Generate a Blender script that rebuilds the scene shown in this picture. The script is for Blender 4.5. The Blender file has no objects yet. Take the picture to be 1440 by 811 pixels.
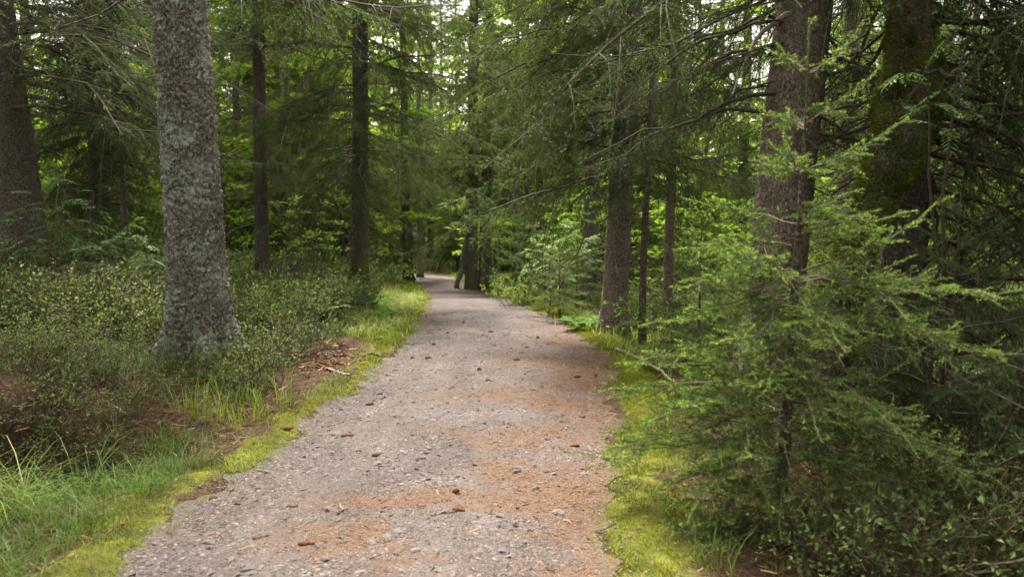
import bpy, math, random
import numpy as np
R = math.radians
RNG = np.random.default_rng(11)
random.seed(5)
SC = bpy.context.scene
COL = SC.collection

# ---------------------------------------------------------------- camera
EYE = 1.65
F = 1120.0                       # focal length in pixels of the 1440 wide photograph
PITCH = math.atan((405.5 - 280) / F)
cam_d = bpy.data.cameras.new('camera')
cam = bpy.data.objects.new('camera', cam_d)
COL.objects.link(cam)
cam.location = (0, 0, EYE)
cam.rotation_euler = (R(90) - PITCH, 0, 0)
cam_d.sensor_width = 36
cam_d.lens = 36 * F / 1440
cam_d.clip_start = 0.05
cam_d.clip_end = 1500
cam_d.dof.use_dof = True
cam_d.dof.focus_distance = 7.0
cam_d.dof.aperture_fstop = 2.4
SC.camera = cam

# ---------------------------------------------------------------- sky, sun, exposure
SUN_EL, SUN_AZ = R(60), R(-14)    # azimuth from +Y, negative = to the left
world = bpy.data.worlds.new('World')
SC.world = world
world.use_nodes = True
wn = world.node_tree
bg = wn.nodes['Background']
sky = wn.nodes.new('ShaderNodeTexSky')
sky.sky_type = 'NISHITA'
sky.sun_disc = False
sky.sun_elevation = SUN_EL
sky.sun_rotation = SUN_AZ
sky.air_density = 1.0
sky.dust_density = 4.0
sky.ozone_density = 0.6
hs = wn.nodes.new('ShaderNodeHueSaturation')
hs.inputs['Saturation'].default_value = 0.22
hs.inputs['Value'].default_value = 1.0
wn.links.new(sky.outputs[0], hs.inputs['Color'])
wm = wn.nodes.new('ShaderNodeMix'); wm.data_type = 'RGBA'; wm.blend_type = 'MULTIPLY'
wm.inputs[0].default_value = 1.0
wm.inputs[7].default_value = (1.0, 0.965, 0.87, 1)
wn.links.new(hs.outputs[0], wm.inputs[6])
wn.links.new(wm.outputs[2], bg.inputs['Color'])
bg.inputs['Strength'].default_value = 0.085

sun_d = bpy.data.lights.new('sun', 'SUN')
sun = bpy.data.objects.new('sun', sun_d)
COL.objects.link(sun)
sun_d.energy = 1.5
sun_d.angle = R(10)
sun_d.color = (1.0, 0.95, 0.86)
sun.rotation_euler = (R(90) - SUN_EL, 0, -SUN_AZ + R(180))
sun.location = (-20, 20, 40)

SC.view_settings.view_transform = 'Standard'
SC.view_settings.look = 'None'
SC.view_settings.gamma = 1
SC.view_settings.use_curve_mapping = False
SC.view_settings.exposure = 3.4
try:
    cy = SC.cycles
    cy.max_bounces = 5
    cy.diffuse_bounces = 3
    cy.glossy_bounces = 2
    cy.transmission_bounces = 3
    cy.caustics_reflective = False
    cy.caustics_refractive = False
    cy.use_denoising = True
    cy.sample_clamp_indirect = 6
except Exception:
    pass

# ---------------------------------------------------------------- numeric helpers
def hash3(ix, iy, iz, seed=0):
    h = (ix.astype(np.int64) * 374761393 + iy.astype(np.int64) * 668265263 + iz.astype(np.int64) * 2147483647 + seed * 144665) & 0xFFFFFFFF
    h = ((h ^ (h >> 13)) * 1274126177) & 0xFFFFFFFF
    h = ((h ^ (h >> 16)) * 2246822519) & 0xFFFFFFFF
    return ((h ^ (h >> 15)) & 0xFFFFFF) / float(0xFFFFFF)

def vnoise(x, y, z, seed=0):
    x, y, z = np.broadcast_arrays(np.asarray(x, float), np.asarray(y, float), np.asarray(z, float))
    ix, iy, iz = np.floor(x), np.floor(y), np.floor(z)
    fx, fy, fz = x - ix, y - iy, z - iz
    fx, fy, fz = [f * f * (3 - 2 * f) for f in (fx, fy, fz)]
    out = 0
    for dx in (0, 1):
        for dy in (0, 1):
            for dz in (0, 1):
                w = (fx if dx else 1 - fx) * (fy if dy else 1 - fy) * (fz if dz else 1 - fz)
                out = out + w * hash3(ix + dx, iy + dy, iz + dz, seed)
    return out * 2 - 1

def fbm(x, y, z=0.0, octs=4, seed=0):
    a, s, t = 0.5, 1.0, 0
    for o in range(octs):
        t = t + a * vnoise(np.asarray(x) * s + 17.3 * o, np.asarray(y) * s + 5.1 * o, np.asarray(z) * s, seed + o)
        a *= 0.5; s *= 2.03
    return t

def worley(x, y, z, seed=0):
    ix, iy, iz = np.floor(x), np.floor(y), np.floor(z)
    best = np.full(x.shape, 9.0); second = np.full(x.shape, 9.0)
    for dx in (-1, 0, 1):
        for dy in (-1, 0, 1):
            for dz in (-1, 0, 1):
                cx, cy_, cz = ix + dx, iy + dy, iz + dz
                px = cx + hash3(cx, cy_, cz, seed + 1)
                py = cy_ + hash3(cx, cy_, cz, seed + 2)
                pz = cz + hash3(cx, cy_, cz, seed + 3)
                d = np.sqrt((x - px) ** 2 + (y - py) ** 2 + (z - pz) ** 2)
                second = np.minimum(second, np.maximum(best, d))
                best = np.minimum(best, d)
    return best, second

def unit(v):
    return v / (np.linalg.norm(v, axis=-1, keepdims=True) + 1e-9)

def sstep(a, b, x):
    t = np.clip((x - a) / (b - a), 0, 1)
    return t * t * (3 - 2 * t)

# ---------------------------------------------------------------- layout: pixel rays, path and terrain
CP, SP = math.cos(PITCH), math.sin(PITCH)
def ray(px, py):
    u, v = (px - 720) / F, (py - 405.5) / F
    d = np.array([u, CP - v * SP, -SP - v * CP])
    return d / d[1]                     # scaled so that y = 1
def P(px, py, y):
    d = ray(px, py) * y
    return np.array([d[0], y, EYE + d[2]])

_hy = np.array([-60, 0, 7.5, 9.5, 12, 15, 19.5, 25, 30, 37, 43, 52, 70, 120, 400.])
_hz = np.array([0, 0, 0, -.03, -.16, -.36, -.76, -1.18, -1.58, -2.05, -2.42, -2.7, -2.6, -2.2, -2.0])
def hp(y):
    y = np.asarray(y, float)
    return (np.interp(y - .8, _hy, _hz) + np.interp(y, _hy, _hz) + np.interp(y + .8, _hy, _hz)) / 3

def hit_path(px, py):
    r = ray(px, py)
    ys = np.concatenate([np.arange(1.5, 12, .01), np.arange(12, 75, .03)])
    f = EYE + r[2] * ys - hp(ys)
    k = np.argmax(f <= 0)
    return r[0] * ys[k], ys[k]
_L = [(185, 811), (250, 742), (335, 678), (440, 598), (520, 538), (572, 482), (594, 440), (601, 420), (597, 409), (584, 399), (572, 392), (560, 388)]
_Rr = [(828, 811), (837, 740), (850, 660), (860, 600), (866, 560), (858, 520), (836, 490), (808, 465), (775, 445), (735, 428), (700, 414), (668, 403), (645, 394), (630, 388)]
_l = np.array([hit_path(*p) for p in _L]); _r = np.array([hit_path(*p) for p in _Rr])
def _edge(pts, side):
    y = np.concatenate([[-60, 0], pts[:, 1], [pts[-1, 1] + 8, pts[-1, 1] + 25, 300]])
    x0 = pts[0, 0]
    x = np.concatenate([[x0 - 3, x0 + side * .06], pts[:, 0], [pts[-1, 0] - 5, pts[-1, 0] - 26, pts[-1, 0] - 380]])
    return x, y
_lx, _ly = _edge(_l, -1); _rx, _ry = _edge(_r, 1)
def xl(y):
    y = np.asarray(y, float); return (np.interp(y, _ly, _lx) + np.interp(y - .3, _ly, _lx) + np.interp(y + .3, _ly, _lx)) / 3
def xr(y):
    y = np.asarray(y, float); return (np.interp(y, _ry, _rx) + np.interp(y - .3, _ry, _rx) + np.interp(y + .3, _ry, _rx)) / 3

def H(x, y):
    x = np.asarray(x, float); y = np.asarray(y, float)
    dl = xl(y) - x; dr = x - xr(y)
    h = hp(y)
    out = np.maximum(np.maximum(dl, dr), 0)
    far = sstep(6, 14, y)
    left = sstep(.2, 1.6, dl) * (.10 + .12 * far) + sstep(1.2, 6, dl) * (.40 + .45 * sstep(8, 16, y)) + sstep(6, 30, dl) * .5
    left = left * (1 - .55 * sstep(20, 50, y))
    # hollow and low mossy bank beside the near grass
    left = left - .60 * np.exp(-((x + 3.05) / .65) ** 2 - ((y - 4.75) / .36) ** 2) + .20 * sstep(4.85, 5.2, y) * np.exp(-((x + 3.35) / .85) ** 2 - ((y - 5.6) / .9) ** 2)
    right = -.05 * sstep(.1, .8, dr) - .10 * sstep(.8, 2.5, dr) + .25 * sstep(2, 8, dr) + .6 * sstep(8, 30, dr)
    rr = right * (1 - .3 * far) + .35 * sstep(14, 26, y) * sstep(.5, 5, dr)
    n = fbm(x * .55, y * .55, 0, 3, 3) * .30 * sstep(.3, 3, out) + fbm(x * 2.6, y * 2.6, 0, 3, 9) * .085 * sstep(.05, 1.0, out)
    inside = np.clip(np.minimum(-dl, -dr), 0, 1)
    crown = .03 * sstep(0, .8, inside) + fbm(x * .9, y * .9, 0, 2, 21) * .035 * sstep(0, .5, inside)
    bern = .05 * np.exp(-((np.maximum(dl, dr) - .22) / .2) ** 2)
    return h + left + rr + n + crown + bern

def ground_hit(px, py, y0=2.0, y1=70):
    r = ray(px, py)
    ys = np.concatenate([np.arange(y0, 14, .02), np.arange(14, y1, .06)])
    f = EYE + r[2] * ys - H(r[0] * ys, ys)
    k = np.argmax(f <= 0) if (f <= 0).any() else len(ys) - 1
    return np.array([r[0] * ys[k], ys[k], float(H(r[0] * ys[k], ys[k]))])

def on_ground(px, depth):
    x = (px - 720) / F * depth * (CP + SP * .05)
    return np.array([x, depth, float(H(x, depth))])

# ---------------------------------------------------------------- mesh helpers
def make_mesh(name, V, faces, mats, mat_idx=None, smooth=False, attrs=None):
    """V (n,3); faces: list of int arrays (m,k); mat_idx: list of ints, one per face array."""
    me = bpy.data.meshes.new(name)
    V = np.ascontiguousarray(V, dtype=np.float32)
    faces = [np.ascontiguousarray(f, dtype=np.int32) for f in faces if len(f)]
    nl = sum(f.size for f in faces); nf = sum(len(f) for f in faces)
    me.vertices.add(len(V)); me.vertices.foreach_set('co', V.ravel())
    me.loops.add(nl); me.loops.foreach_set('vertex_index', np.concatenate([f.ravel() for f in faces]))
    me.polygons.add(nf)
    tot = np.concatenate([np.full(len(f), f.shape[1], np.int32) for f in faces])
    st = np.concatenate([[0], np.cumsum(tot)[:-1]]).astype(np.int32)
    me.polygons.foreach_set('loop_start', st)
    try:
        me.polygons.foreach_set('loop_total', tot)
    except Exception:
        pass
    for m in mats:
        me.materials.append(m)
    if mat_idx is not None:
        mi = np.concatenate([np.full(len(f), k, np.int32) for f, k in zip(faces, mat_idx)])
        me.polygons.foreach_set('material_index', mi)
    me.update(calc_edges=True)
    me.validate()
    me.polygons.foreach_set('use_smooth', np.full(len(me.polygons), bool(smooth)))
    for k, a in (attrs or {}).items():
        at = me.attributes.new(k, 'FLOAT', 'POINT')
        at.data.foreach_set('value', np.ascontiguousarray(a, dtype=np.float32))
    return me

class Geo:
    """Collects arrays of vertices, faces, materials and a tint per vertex."""
    def __init__(self):
        self.V = []; self.Fc = []; self.M = []; self.T = []; self.n = 0
    def add(self, V, Fc, mat=0, tint=0.5):
        V = np.asarray(V, float).reshape(-1, 3)
        if not len(V): return
        self.V.append(V); self.Fc.append(np.asarray(Fc) + self.n); self.M.append(mat)
        self.T.append(np.broadcast_to(np.asarray(tint, float), (len(V),)))
        self.n += len(V)
    def arrays(self):
        return np.concatenate(self.V), self.Fc, self.M, np.concatenate(self.T)
    def mesh(self, name, mats, smooth=False):
        V, Fc, M, T = self.arrays()
        return make_mesh(name, V, Fc, mats, M, smooth, {'tint': T})
    def stamp(self, other, loc, rot, scale, dt=0.0):
        V, Fc, M, T = other if isinstance(other, tuple) else other.arrays()
        c, s = math.cos(rot), math.sin(rot)
        W = V @ np.array([[c, s, 0], [-s, c, 0], [0, 0, 1]]) * scale + np.asarray(loc)
        self.V.append(W); self.T.append(np.clip(T + dt, 0, 1))
        for f, m in zip(Fc, M):
            self.Fc.append(f + self.n); self.M.append(m)
        self.n += len(V)

def compact(g):
    """Merge a Geo's face arrays of like shape and material."""
    V, Fc, M, T = g.arrays()
    by = {}
    for f, m in zip(Fc, M):
        by.setdefault((m, f.shape[1]), []).append(f)
    ks = list(by)
    return V, [np.concatenate(by[k]) for k in ks], [k[0] for k in ks], T

def obj(name, me, parent=None, loc=(0, 0, 0)):
    o = bpy.data.objects.new(name, me)
    COL.objects.link(o); o.location = loc
    if parent is not None: o.parent = parent
    return o
def tag(o, label=None, cat=None, group=None, kind=None):
    if label: o['label'] = label
    if cat: o['category'] = cat
    if group: o['group'] = group
    if kind: o['kind'] = kind
    return o
def thing(name, label, cat, loc, group=None, rz=0.0):
    o = bpy.data.objects.new(name, None)
    o.empty_display_size = .2
    COL.objects.link(o); o.location = loc; o.rotation_euler = (0, 0, rz)
    return tag(o, label, cat, group)
def dup(root, loc, rz, scale=1.0, label=None, group=None):
    r = root.copy(); COL.objects.link(r); r.location = loc; r.rotation_euler = (root.rotation_euler[0], root.rotation_euler[1], rz)
    r.scale = (scale,) * 3
    if label: r['label'] = label
    if group: r['group'] = group
    for ch in list(root.children):
        c = ch.copy(); COL.objects.link(c); c.parent = r
    return r

# tubes from a batch of polylines: pts (N,K,3), rad (N,K)
def tubes(g, pts, rad, sides=3, mat=0, tint=0.5):
    N, K, _ = pts.shape
    if N == 0: return
    T = np.gradient(pts, axis=1); T = unit(T)
    ref = np.where(np.abs(T[..., 2:3]) > .9, np.array([1., 0, 0]), np.array([0, 0, 1.]))
    A = unit(np.cross(T, ref)); B = np.cross(T, A)
    th = np.arange(sides) * 2 * np.pi / sides
    ring = A[:, :, None, :] * np.cos(th)[None, None, :, None] + B[:, :, None, :] * np.sin(th)[None, None, :, None]
    V = pts[:, :, None, :] + ring * rad[:, :, None, None]
    idx = np.arange(N * K * sides).reshape(N, K, sides)
    a = idx[:, :-1, :]; b = idx[:, 1:, :]
    a2 = np.roll(a, -1, axis=2); b2 = np.roll(b, -1, axis=2)
    q = np.stack([a, a2, b2, b], -1).reshape(-1, 4)
    t = np.repeat(np.asarray(tint, float).reshape(-1), K * sides) if np.ndim(tint) else tint
    g.add(V.reshape(-1, 3), q, mat, t)

def along(pts, i, u):
    """Point and tangent on polylines i at parameter u (0..1)."""
    K = pts.shape[1]
    s = np.clip(u, 0, .9999) * (K - 1); k = s.astype(int); f = (s - k)[:, None]
    a = pts[i, k]; b = pts[i, k + 1]
    return a + (b - a) * f, unit(b - a)

def needles(g, rng, pts, spacing, nl, w, mat, base, newg, u0=0.0, keep=None, splay=(45, 75)):
    """Thin triangles round every polyline; base (N,) tint per twig, newg (N,) extra tint towards its tip."""
    seg = np.linalg.norm(np.diff(pts, axis=1), axis=2).sum(1)
    cnt = (seg * (1 - u0) / spacing + rng.random(len(seg))).astype(int)
    if keep is not None: cnt = np.where(keep, cnt, 0)
    i = np.repeat(np.arange(len(seg)), cnt)
    if not len(i): return
    n = len(i)
    u = u0 + (1 - u0) * rng.random(n)
    p, t = along(pts, i, u)
    r = unit(rng.normal(size=(n, 3))); r[:, 2] += .35
    r = unit(r - t * (r * t).sum(1, keepdims=True))
    an = np.radians(rng.uniform(splay[0], splay[1], n))[:, None]
    d = unit(t * np.cos(an) + r * np.sin(an))
    wv = unit(np.cross(d, rng.normal(size=(n, 3)))) * (w * rng.uniform(.7, 1.2, n))[:, None]
    ln = (nl * rng.uniform(.7, 1.15, n) * (1 - .35 * u ** 4))[:, None]
    V = np.stack([p - wv * .5, p + wv * .5, p + d * ln], 1).reshape(-1, 3)
    tt = np.clip(base[i] + newg[i] * sstep(.55, .8, u) + rng.normal(0, .05, n), 0, 1)
    g.add(V, np.arange(n * 3).reshape(-1, 3), mat, np.repeat(tt, 3))

# ---------------------------------------------------------------- spruce crowns
LOD = {
    'near': dict(nL=15, n2=6, sp=.0019, nl=.0175, w=.0022),
    'mid': dict(nL=15, n2=6, sp=.0075, nl=.024, w=.0052),
    'back': dict(nL=12, n2=4, sp=.015, nl=.050, w=.013),
    'coarse': dict(nL=6, n2=0, sp=.026, nl=.13, w=.035),
}
def boughs(g, rng, o, az, L, a, b, c, lod, hang=.4, lr=.42, bare=None, r0=.006, base=(.25, .12), newg=.15, wig=.12, dens=1.0, up=0.05, t0=.12, ang=(45, 62), woodt=.3):
    """Spruce boughs: a main axis each, laterals in a plane, twigs on them, needles on all of it. mat 0 wood, 1 needles."""
    q = LOD[lod]; B = len(L); K = 9
    s = np.linspace(0, 1, K)[None, :, None]
    h = np.stack([np.cos(az), np.sin(az), 0 * az], 1)[:, None, :]
    sd = np.stack([-np.sin(az), np.cos(az), 0 * az], 1)[:, None, :]
    LL = L[:, None, None]
    w1, w2 = rng.normal(0, wig, (2, B, 1, 1))
    z = np.array([0, 0, 1.])
    M = o[:, None, :] + h * LL * s * (1 - .12 * np.abs(b)[:, None, None] * s) + sd * LL * (w1 * s ** 2 + w2 * .6 * np.sin(s * 5) * s) + z * LL * (a[:, None, None] * s + b[:, None, None] * s ** 2 + c[:, None, None] * s ** 3)
    M = M + rng.normal(0, .012, M.shape) * LL * (s > 0)
    rad = (r0 * L + .002)[:, None] * (1 - .85 * s[..., 0])
    tubes(g, M, rad, 4, 0, woodt)
    bare = np.zeros(B) if bare is None else bare
    nL = q['nL']
    i = np.repeat(np.arange(B), nL * 2)
    side = np.tile(np.repeat([1., -1.], nL), B)
    t = np.tile(np.tile((np.arange(nL) + .5) / nL, 2), B) * (.99 - t0) + t0 + rng.normal(0, .02, len(i))
    t = np.clip(t, .03, .985)
    ok = rng.random(len(i)) < dens * (1 - .45 * bare[i])
    i, side, t = i[ok], side[ok], t[ok]
    p, T = along(M, i, t)
    S = unit(np.cross(T, z)) * side[:, None]
    an = np.radians(rng.uniform(ang[0], ang[1], len(i)))[:, None]
    d = unit(T * np.cos(an) + S * np.sin(an) + z * rng.normal(up, .16 if lod != 'near' else .30, len(i))[:, None])
    ln = L[i] * lr * ((1 - t) * .95 + .10) * sstep(-.1, .35, t + .12) * rng.uniform(.55, 1.25, len(i))
    K1 = 5; s1 = np.linspace(0, 1, K1)[None, :, None]
    hg = (hang * rng.uniform(.5, 1.4, len(i)))[:, None, None]
    l1 = ln[:, None, None]
    cv = rng.normal(0, .12 if lod != 'near' else .20, (len(i), 1, 3))
    N1 = p[:, None, :] + d[:, None, :] * l1 * s1 * (1 - .35 * np.minimum(hg, 1.2) * s1) - z * l1 * hg * s1 ** 1.8 + cv * l1 * s1 ** 2
    tubes(g, N1, np.maximum((.006 * ln + .0012), .0012)[:, None] * (1 - .7 * s1[..., 0]) * (1 if lod in ('near', 'mid') else 1.8), 3, 0, woodt)
    tint1 = np.clip(rng.normal(base[0], base[1], len(i)), .02, .9)
    live = rng.random(len(i)) > bare[i] * (1.05 - .25 * t)
    ng = newg * rng.uniform(.3, 1.3, len(i))
    needles(g, rng, N1, q['sp'], q['nl'], q['w'], 1, tint1, ng, 0.05, live)
    needles(g, rng, M, q['sp'] * .8, q['nl'], q['w'], 1, np.full(B, base[0]), np.full(B, newg), .45, bare < .5)
    n2 = q['n2']
    if n2:
        big = ln > .12
        j = np.repeat(np.nonzero(big)[0], n2 * 2)
        sgn = np.tile(np.repeat([1., -1.], n2), big.sum())
        t2 = np.clip(np.tile(np.tile((np.arange(n2) + .7) / (n2 + .4), 2), big.sum()) + rng.normal(0, .05, len(j)), .05, .97)
        k = rng.random(len(j)) < .88 * (1 - .3 * bare[i[j]])
        j, sgn, t2 = j[k], sgn[k], t2[k]
        p2, T2 = along(N1, j, t2)
        S2 = unit(np.cross(T2, z) + 1e-4) * sgn[:, None]
        an2 = np.radians(rng.uniform(40, 60, len(j)))[:, None]
        d2 = unit(T2 * np.cos(an2) + S2 * np.sin(an2) + rng.normal(0, .15, (len(j), 3)))
        ln2 = np.clip(ln[j] * .42 * (1.05 - t2) * rng.uniform(.6, 1.4, len(j)), .02, .28)
        s2 = np.linspace(0, 1, 3)[None, :, None]
        N2 = p2[:, None, :] + d2[:, None, :] * ln2[:, None, None] * s2 - z * (ln2[:, None, None] * .5 * hang * s2 ** 2)
        tubes(g, N2, np.full((len(j), 1), .0011 if lod == 'near' else .0016) * (1 - .5 * s2[..., 0]), 3, 0, woodt)
        needles(g, rng, N2, q['sp'], q['nl'], q['w'], 1, tint1[j], ng[j], 0.0, live[j])
    return M

def whorl_set(rng, axis, z0, z1, zt, per_m, Lmax, Lpow=.8, zb=0.0, rel=None):
    """Bough parameters for heights z0..z1 on a trunk whose axis(z) gives x,y; zt the tree height, zb where the crown begins."""
    n = max(1, int((z1 - z0) * per_m))
    zz = np.sort(rng.uniform(z0, z1, n)); zz = np.round(zz / .38) * .38 + rng.normal(0, .05, n)
    zz = np.clip(zz, z0, z1)
    az = rng.uniform(0, 2 * np.pi, n)
    f = np.clip((zz - zb) / (zt - zb), 0, 1)
    L = (Lmax * (1 - f) ** Lpow + .25) * rng.uniform(.65, 1.15, n)
    o = np.stack([*axis(zz), zz], 1)
    a = -.12 + .5 * f + rng.normal(0, .10, n)
    b = -.55 + .25 * f + rng.normal(0, .12, n)
    c = .30 + rng.normal(0, .06, n)
    return o, az, L, a, b, c

# ---------------------------------------------------------------- materials
def nodes(name):
    m = bpy.data.materials.new(name); m.use_nodes = True
    nt = m.node_tree; b = nt.nodes['Principled BSDF']
    return m, nt, b
def N(nt, t, **kw):
    n = nt.nodes.new(t)
    for k, v in kw.items(): setattr(n, k, v)
    return n
def ramp(nt, fac, stops, mode='LINEAR'):
    r = N(nt, 'ShaderNodeValToRGB'); r.color_ramp.interpolation = mode
    e = r.color_ramp.elements
    while len(e) < len(stops): e.new(0.5)
    for k, (p, c) in enumerate(stops):
        e[k].position = p; e[k].color = (*c, 1) if len(c) == 3 else c
    if fac is not None: nt.links.new(fac, r.inputs[0])
    return r.outputs[0]
def mixc(nt, fac, a, b, blend='MIX'):
    m = N(nt, 'ShaderNodeMix', data_type='RGBA', blend_type=blend)
    for sock, v in ((m.inputs[0], fac), (m.inputs[6], a), (m.inputs[7], b)):
        if isinstance(v, (int, float)): sock.default_value = v
        elif isinstance(v, tuple): sock.default_value = (*v, 1) if len(v) == 3 else v
        else: nt.links.new(v, sock)
    return m.outputs[2]
def noise(nt, vec, scale, detail=4, rough=.55, dist=0.0):
    n = N(nt, 'ShaderNodeTexNoise'); n.inputs['Scale'].default_value = scale
    n.inputs['Detail'].default_value = detail; n.inputs['Roughness'].default_value = rough; n.inputs['Distortion'].default_value = dist
    if vec is not None: nt.links.new(vec, n.inputs['Vector'])
    return n.outputs['Fac']
def voro(nt, vec, scale, feature='F1', out='Distance', rnd=1.0):
    n = N(nt, 'ShaderNodeTexVoronoi', feature=feature); n.inputs['Scale'].default_value = scale
    n.inputs['Randomness'].default_value = rnd
    if vec is not None: nt.links.new(vec, n.inputs['Vector'])
    return n.outputs[out]
def math_(nt, op, a, b=0.0, clamp=False):
    m = N(nt, 'ShaderNodeMath', operation=op); m.use_clamp = clamp
    for s, v in ((m.inputs[0], a), (m.inputs[1], b)):
        if isinstance(v, (int, float)): s.default_value = v
        else: nt.links.new(v, s)
    return m.outputs[0]
def objco(nt, scale=(1, 1, 1)):
    tc = N(nt, 'ShaderNodeTexCoord'); mp = N(nt, 'ShaderNodeMapping')
    mp.inputs['Scale'].default_value = scale
    nt.links.new(tc.outputs['Object'], mp.inputs[0])
    return mp.outputs[0]
def attr(nt, name):
    a = N(nt, 'ShaderNodeAttribute'); a.attribute_name = name
    return a.outputs['Fac']
def bump(nt, b, h, strength, dist):
    bp = N(nt, 'ShaderNodeBump'); bp.inputs['Strength'].default_value = strength; bp.inputs['Distance'].default_value = dist
    nt.links.new(h, bp.inputs['Height']); nt.links.new(bp.outputs[0], b.inputs['Normal'])

def leafy(name, stops, trans=.35, rough=.55, spec=.25, var=.0):
    m, nt, b = nodes(name)
    col = ramp(nt, attr(nt, 'tint'), stops)
    if var:
        oi = N(nt, 'ShaderNodeObjectInfo')
        hsv = N(nt, 'ShaderNodeHueSaturation')
        nt.links.new(col, hsv.inputs['Color'])
        nt.links.new(math_(nt, 'MULTIPLY_ADD', oi.outputs['Random'], var), hsv.inputs['Value'])
        hsv.inputs['Value'].default_value = 1
        mm = hsv.inputs['Value'].links[0].from_node
        mm.inputs[2].default_value = 1 - var * .5
        col = hsv.outputs[0]
    nt.links.new(col, b.inputs['Base Color'])
    b.inputs['Roughness'].default_value = rough
    b.inputs['Specular IOR Level'].default_value = spec * .45
    tr = N(nt, 'ShaderNodeBsdfTranslucent')
    t2 = mixc(nt, 1.0, col, (1.25, 1.2, .55), 'MULTIPLY')
    nt.links.new(t2, tr.inputs['Color'])
    mx = N(nt, 'ShaderNodeMixShader'); mx.inputs[0].default_value = trans
    nt.links.new(b.outputs[0], mx.inputs[1]); nt.links.new(tr.outputs[0], mx.inputs[2])
    nt.links.new(mx.outputs[0], nt.nodes['Material Output'].inputs['Surface'])
    return m
M_NEEDLE = leafy('spruce_needles', [(0, (.028, .048, .016)), (.35, (.074, .118, .032)), (.65, (.135, .208, .045)), (1, (.23, .33, .06))], .42, .5, .3, .5)
M_NEEDLE_Y = leafy('young_spruce_needles', [(0, (.026, .050, .020)), (.35, (.058, .102, .034)), (.65, (.130, .220, .052)), (1, (.30, .44, .09))], .34, .45, .3)
M_LEAF = leafy('broad_leaves', [(0, (.05, .095, .022)), (.5, (.125, .22, .038)), (1, (.27, .38, .06))], .50, .5, .3, .3)
M_ROWAN = leafy('rowan_leaves', [(0, (.07, .13, .055)), (.5, (.13, .22, .09)), (1, (.24, .34, .14))], .40, .45, .4)
M_BILB = leafy('bilberry_leaves', [(0, (.042, .070, .028)), (.5, (.110, .172, .055)), (1, (.22, .30, .080))], .35, .5, .3)
M_GRASS = leafy('grass_blades', [(0, (.045, .085, .018)), (.5, (.11, .185, .032)), (.85, (.22, .28, .05)), (1, (.36, .33, .13))], .35, .5, .3)
M_MOSS = leafy('moss_fronds', [(0, (.050, .062, .012)), (.5, (.155, .172, .020)), (1, (.30, .31, .040))], .25, .7, .1)
M_MOSSCOAT = leafy('trunk_moss_fronds', [(0, (.022, .034, .007)), (.5, (.075, .100, .013)), (1, (.19, .22, .03))], .2, .7, .1)
M_FERN = leafy('fern_fronds', [(0, (.05, .11, .03)), (.5, (.10, .20, .05)), (1, (.19, .31, .09))], .45, .5, .3)

def wood(name, c0, c1, scale=30):
    m, nt, b = nodes(name)
    n = noise(nt, objco(nt), scale, 4)
    c = ramp(nt, n, [(.3, c0), (.7, c1)])
    nt.links.new(c, b.inputs['Base Color'])
    b.inputs['Roughness'].default_value = .9; b.inputs['Specular IOR Level'].default_value = .2
    return m
M_TWIG = wood('spruce_twig_bark', (.030, .023, .017), (.085, .068, .052))
M_TWIG_Y = wood('young_twig_bark', (.07, .05, .035), (.18, .145, .10))
M_STEM = wood('sapling_bark', (.06, .055, .04), (.16, .14, .10))
M_BSTEM = wood('bilberry_stems', (.05, .045, .025), (.11, .075, .045))
M_CONE = wood('spruce_cone_scales', (.085, .036, .018), (.20, .085, .040), 120)
M_DEADWOOD = wood('weathered_dead_wood', (.16, .13, .10), (.36, .31, .25), 40)

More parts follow.
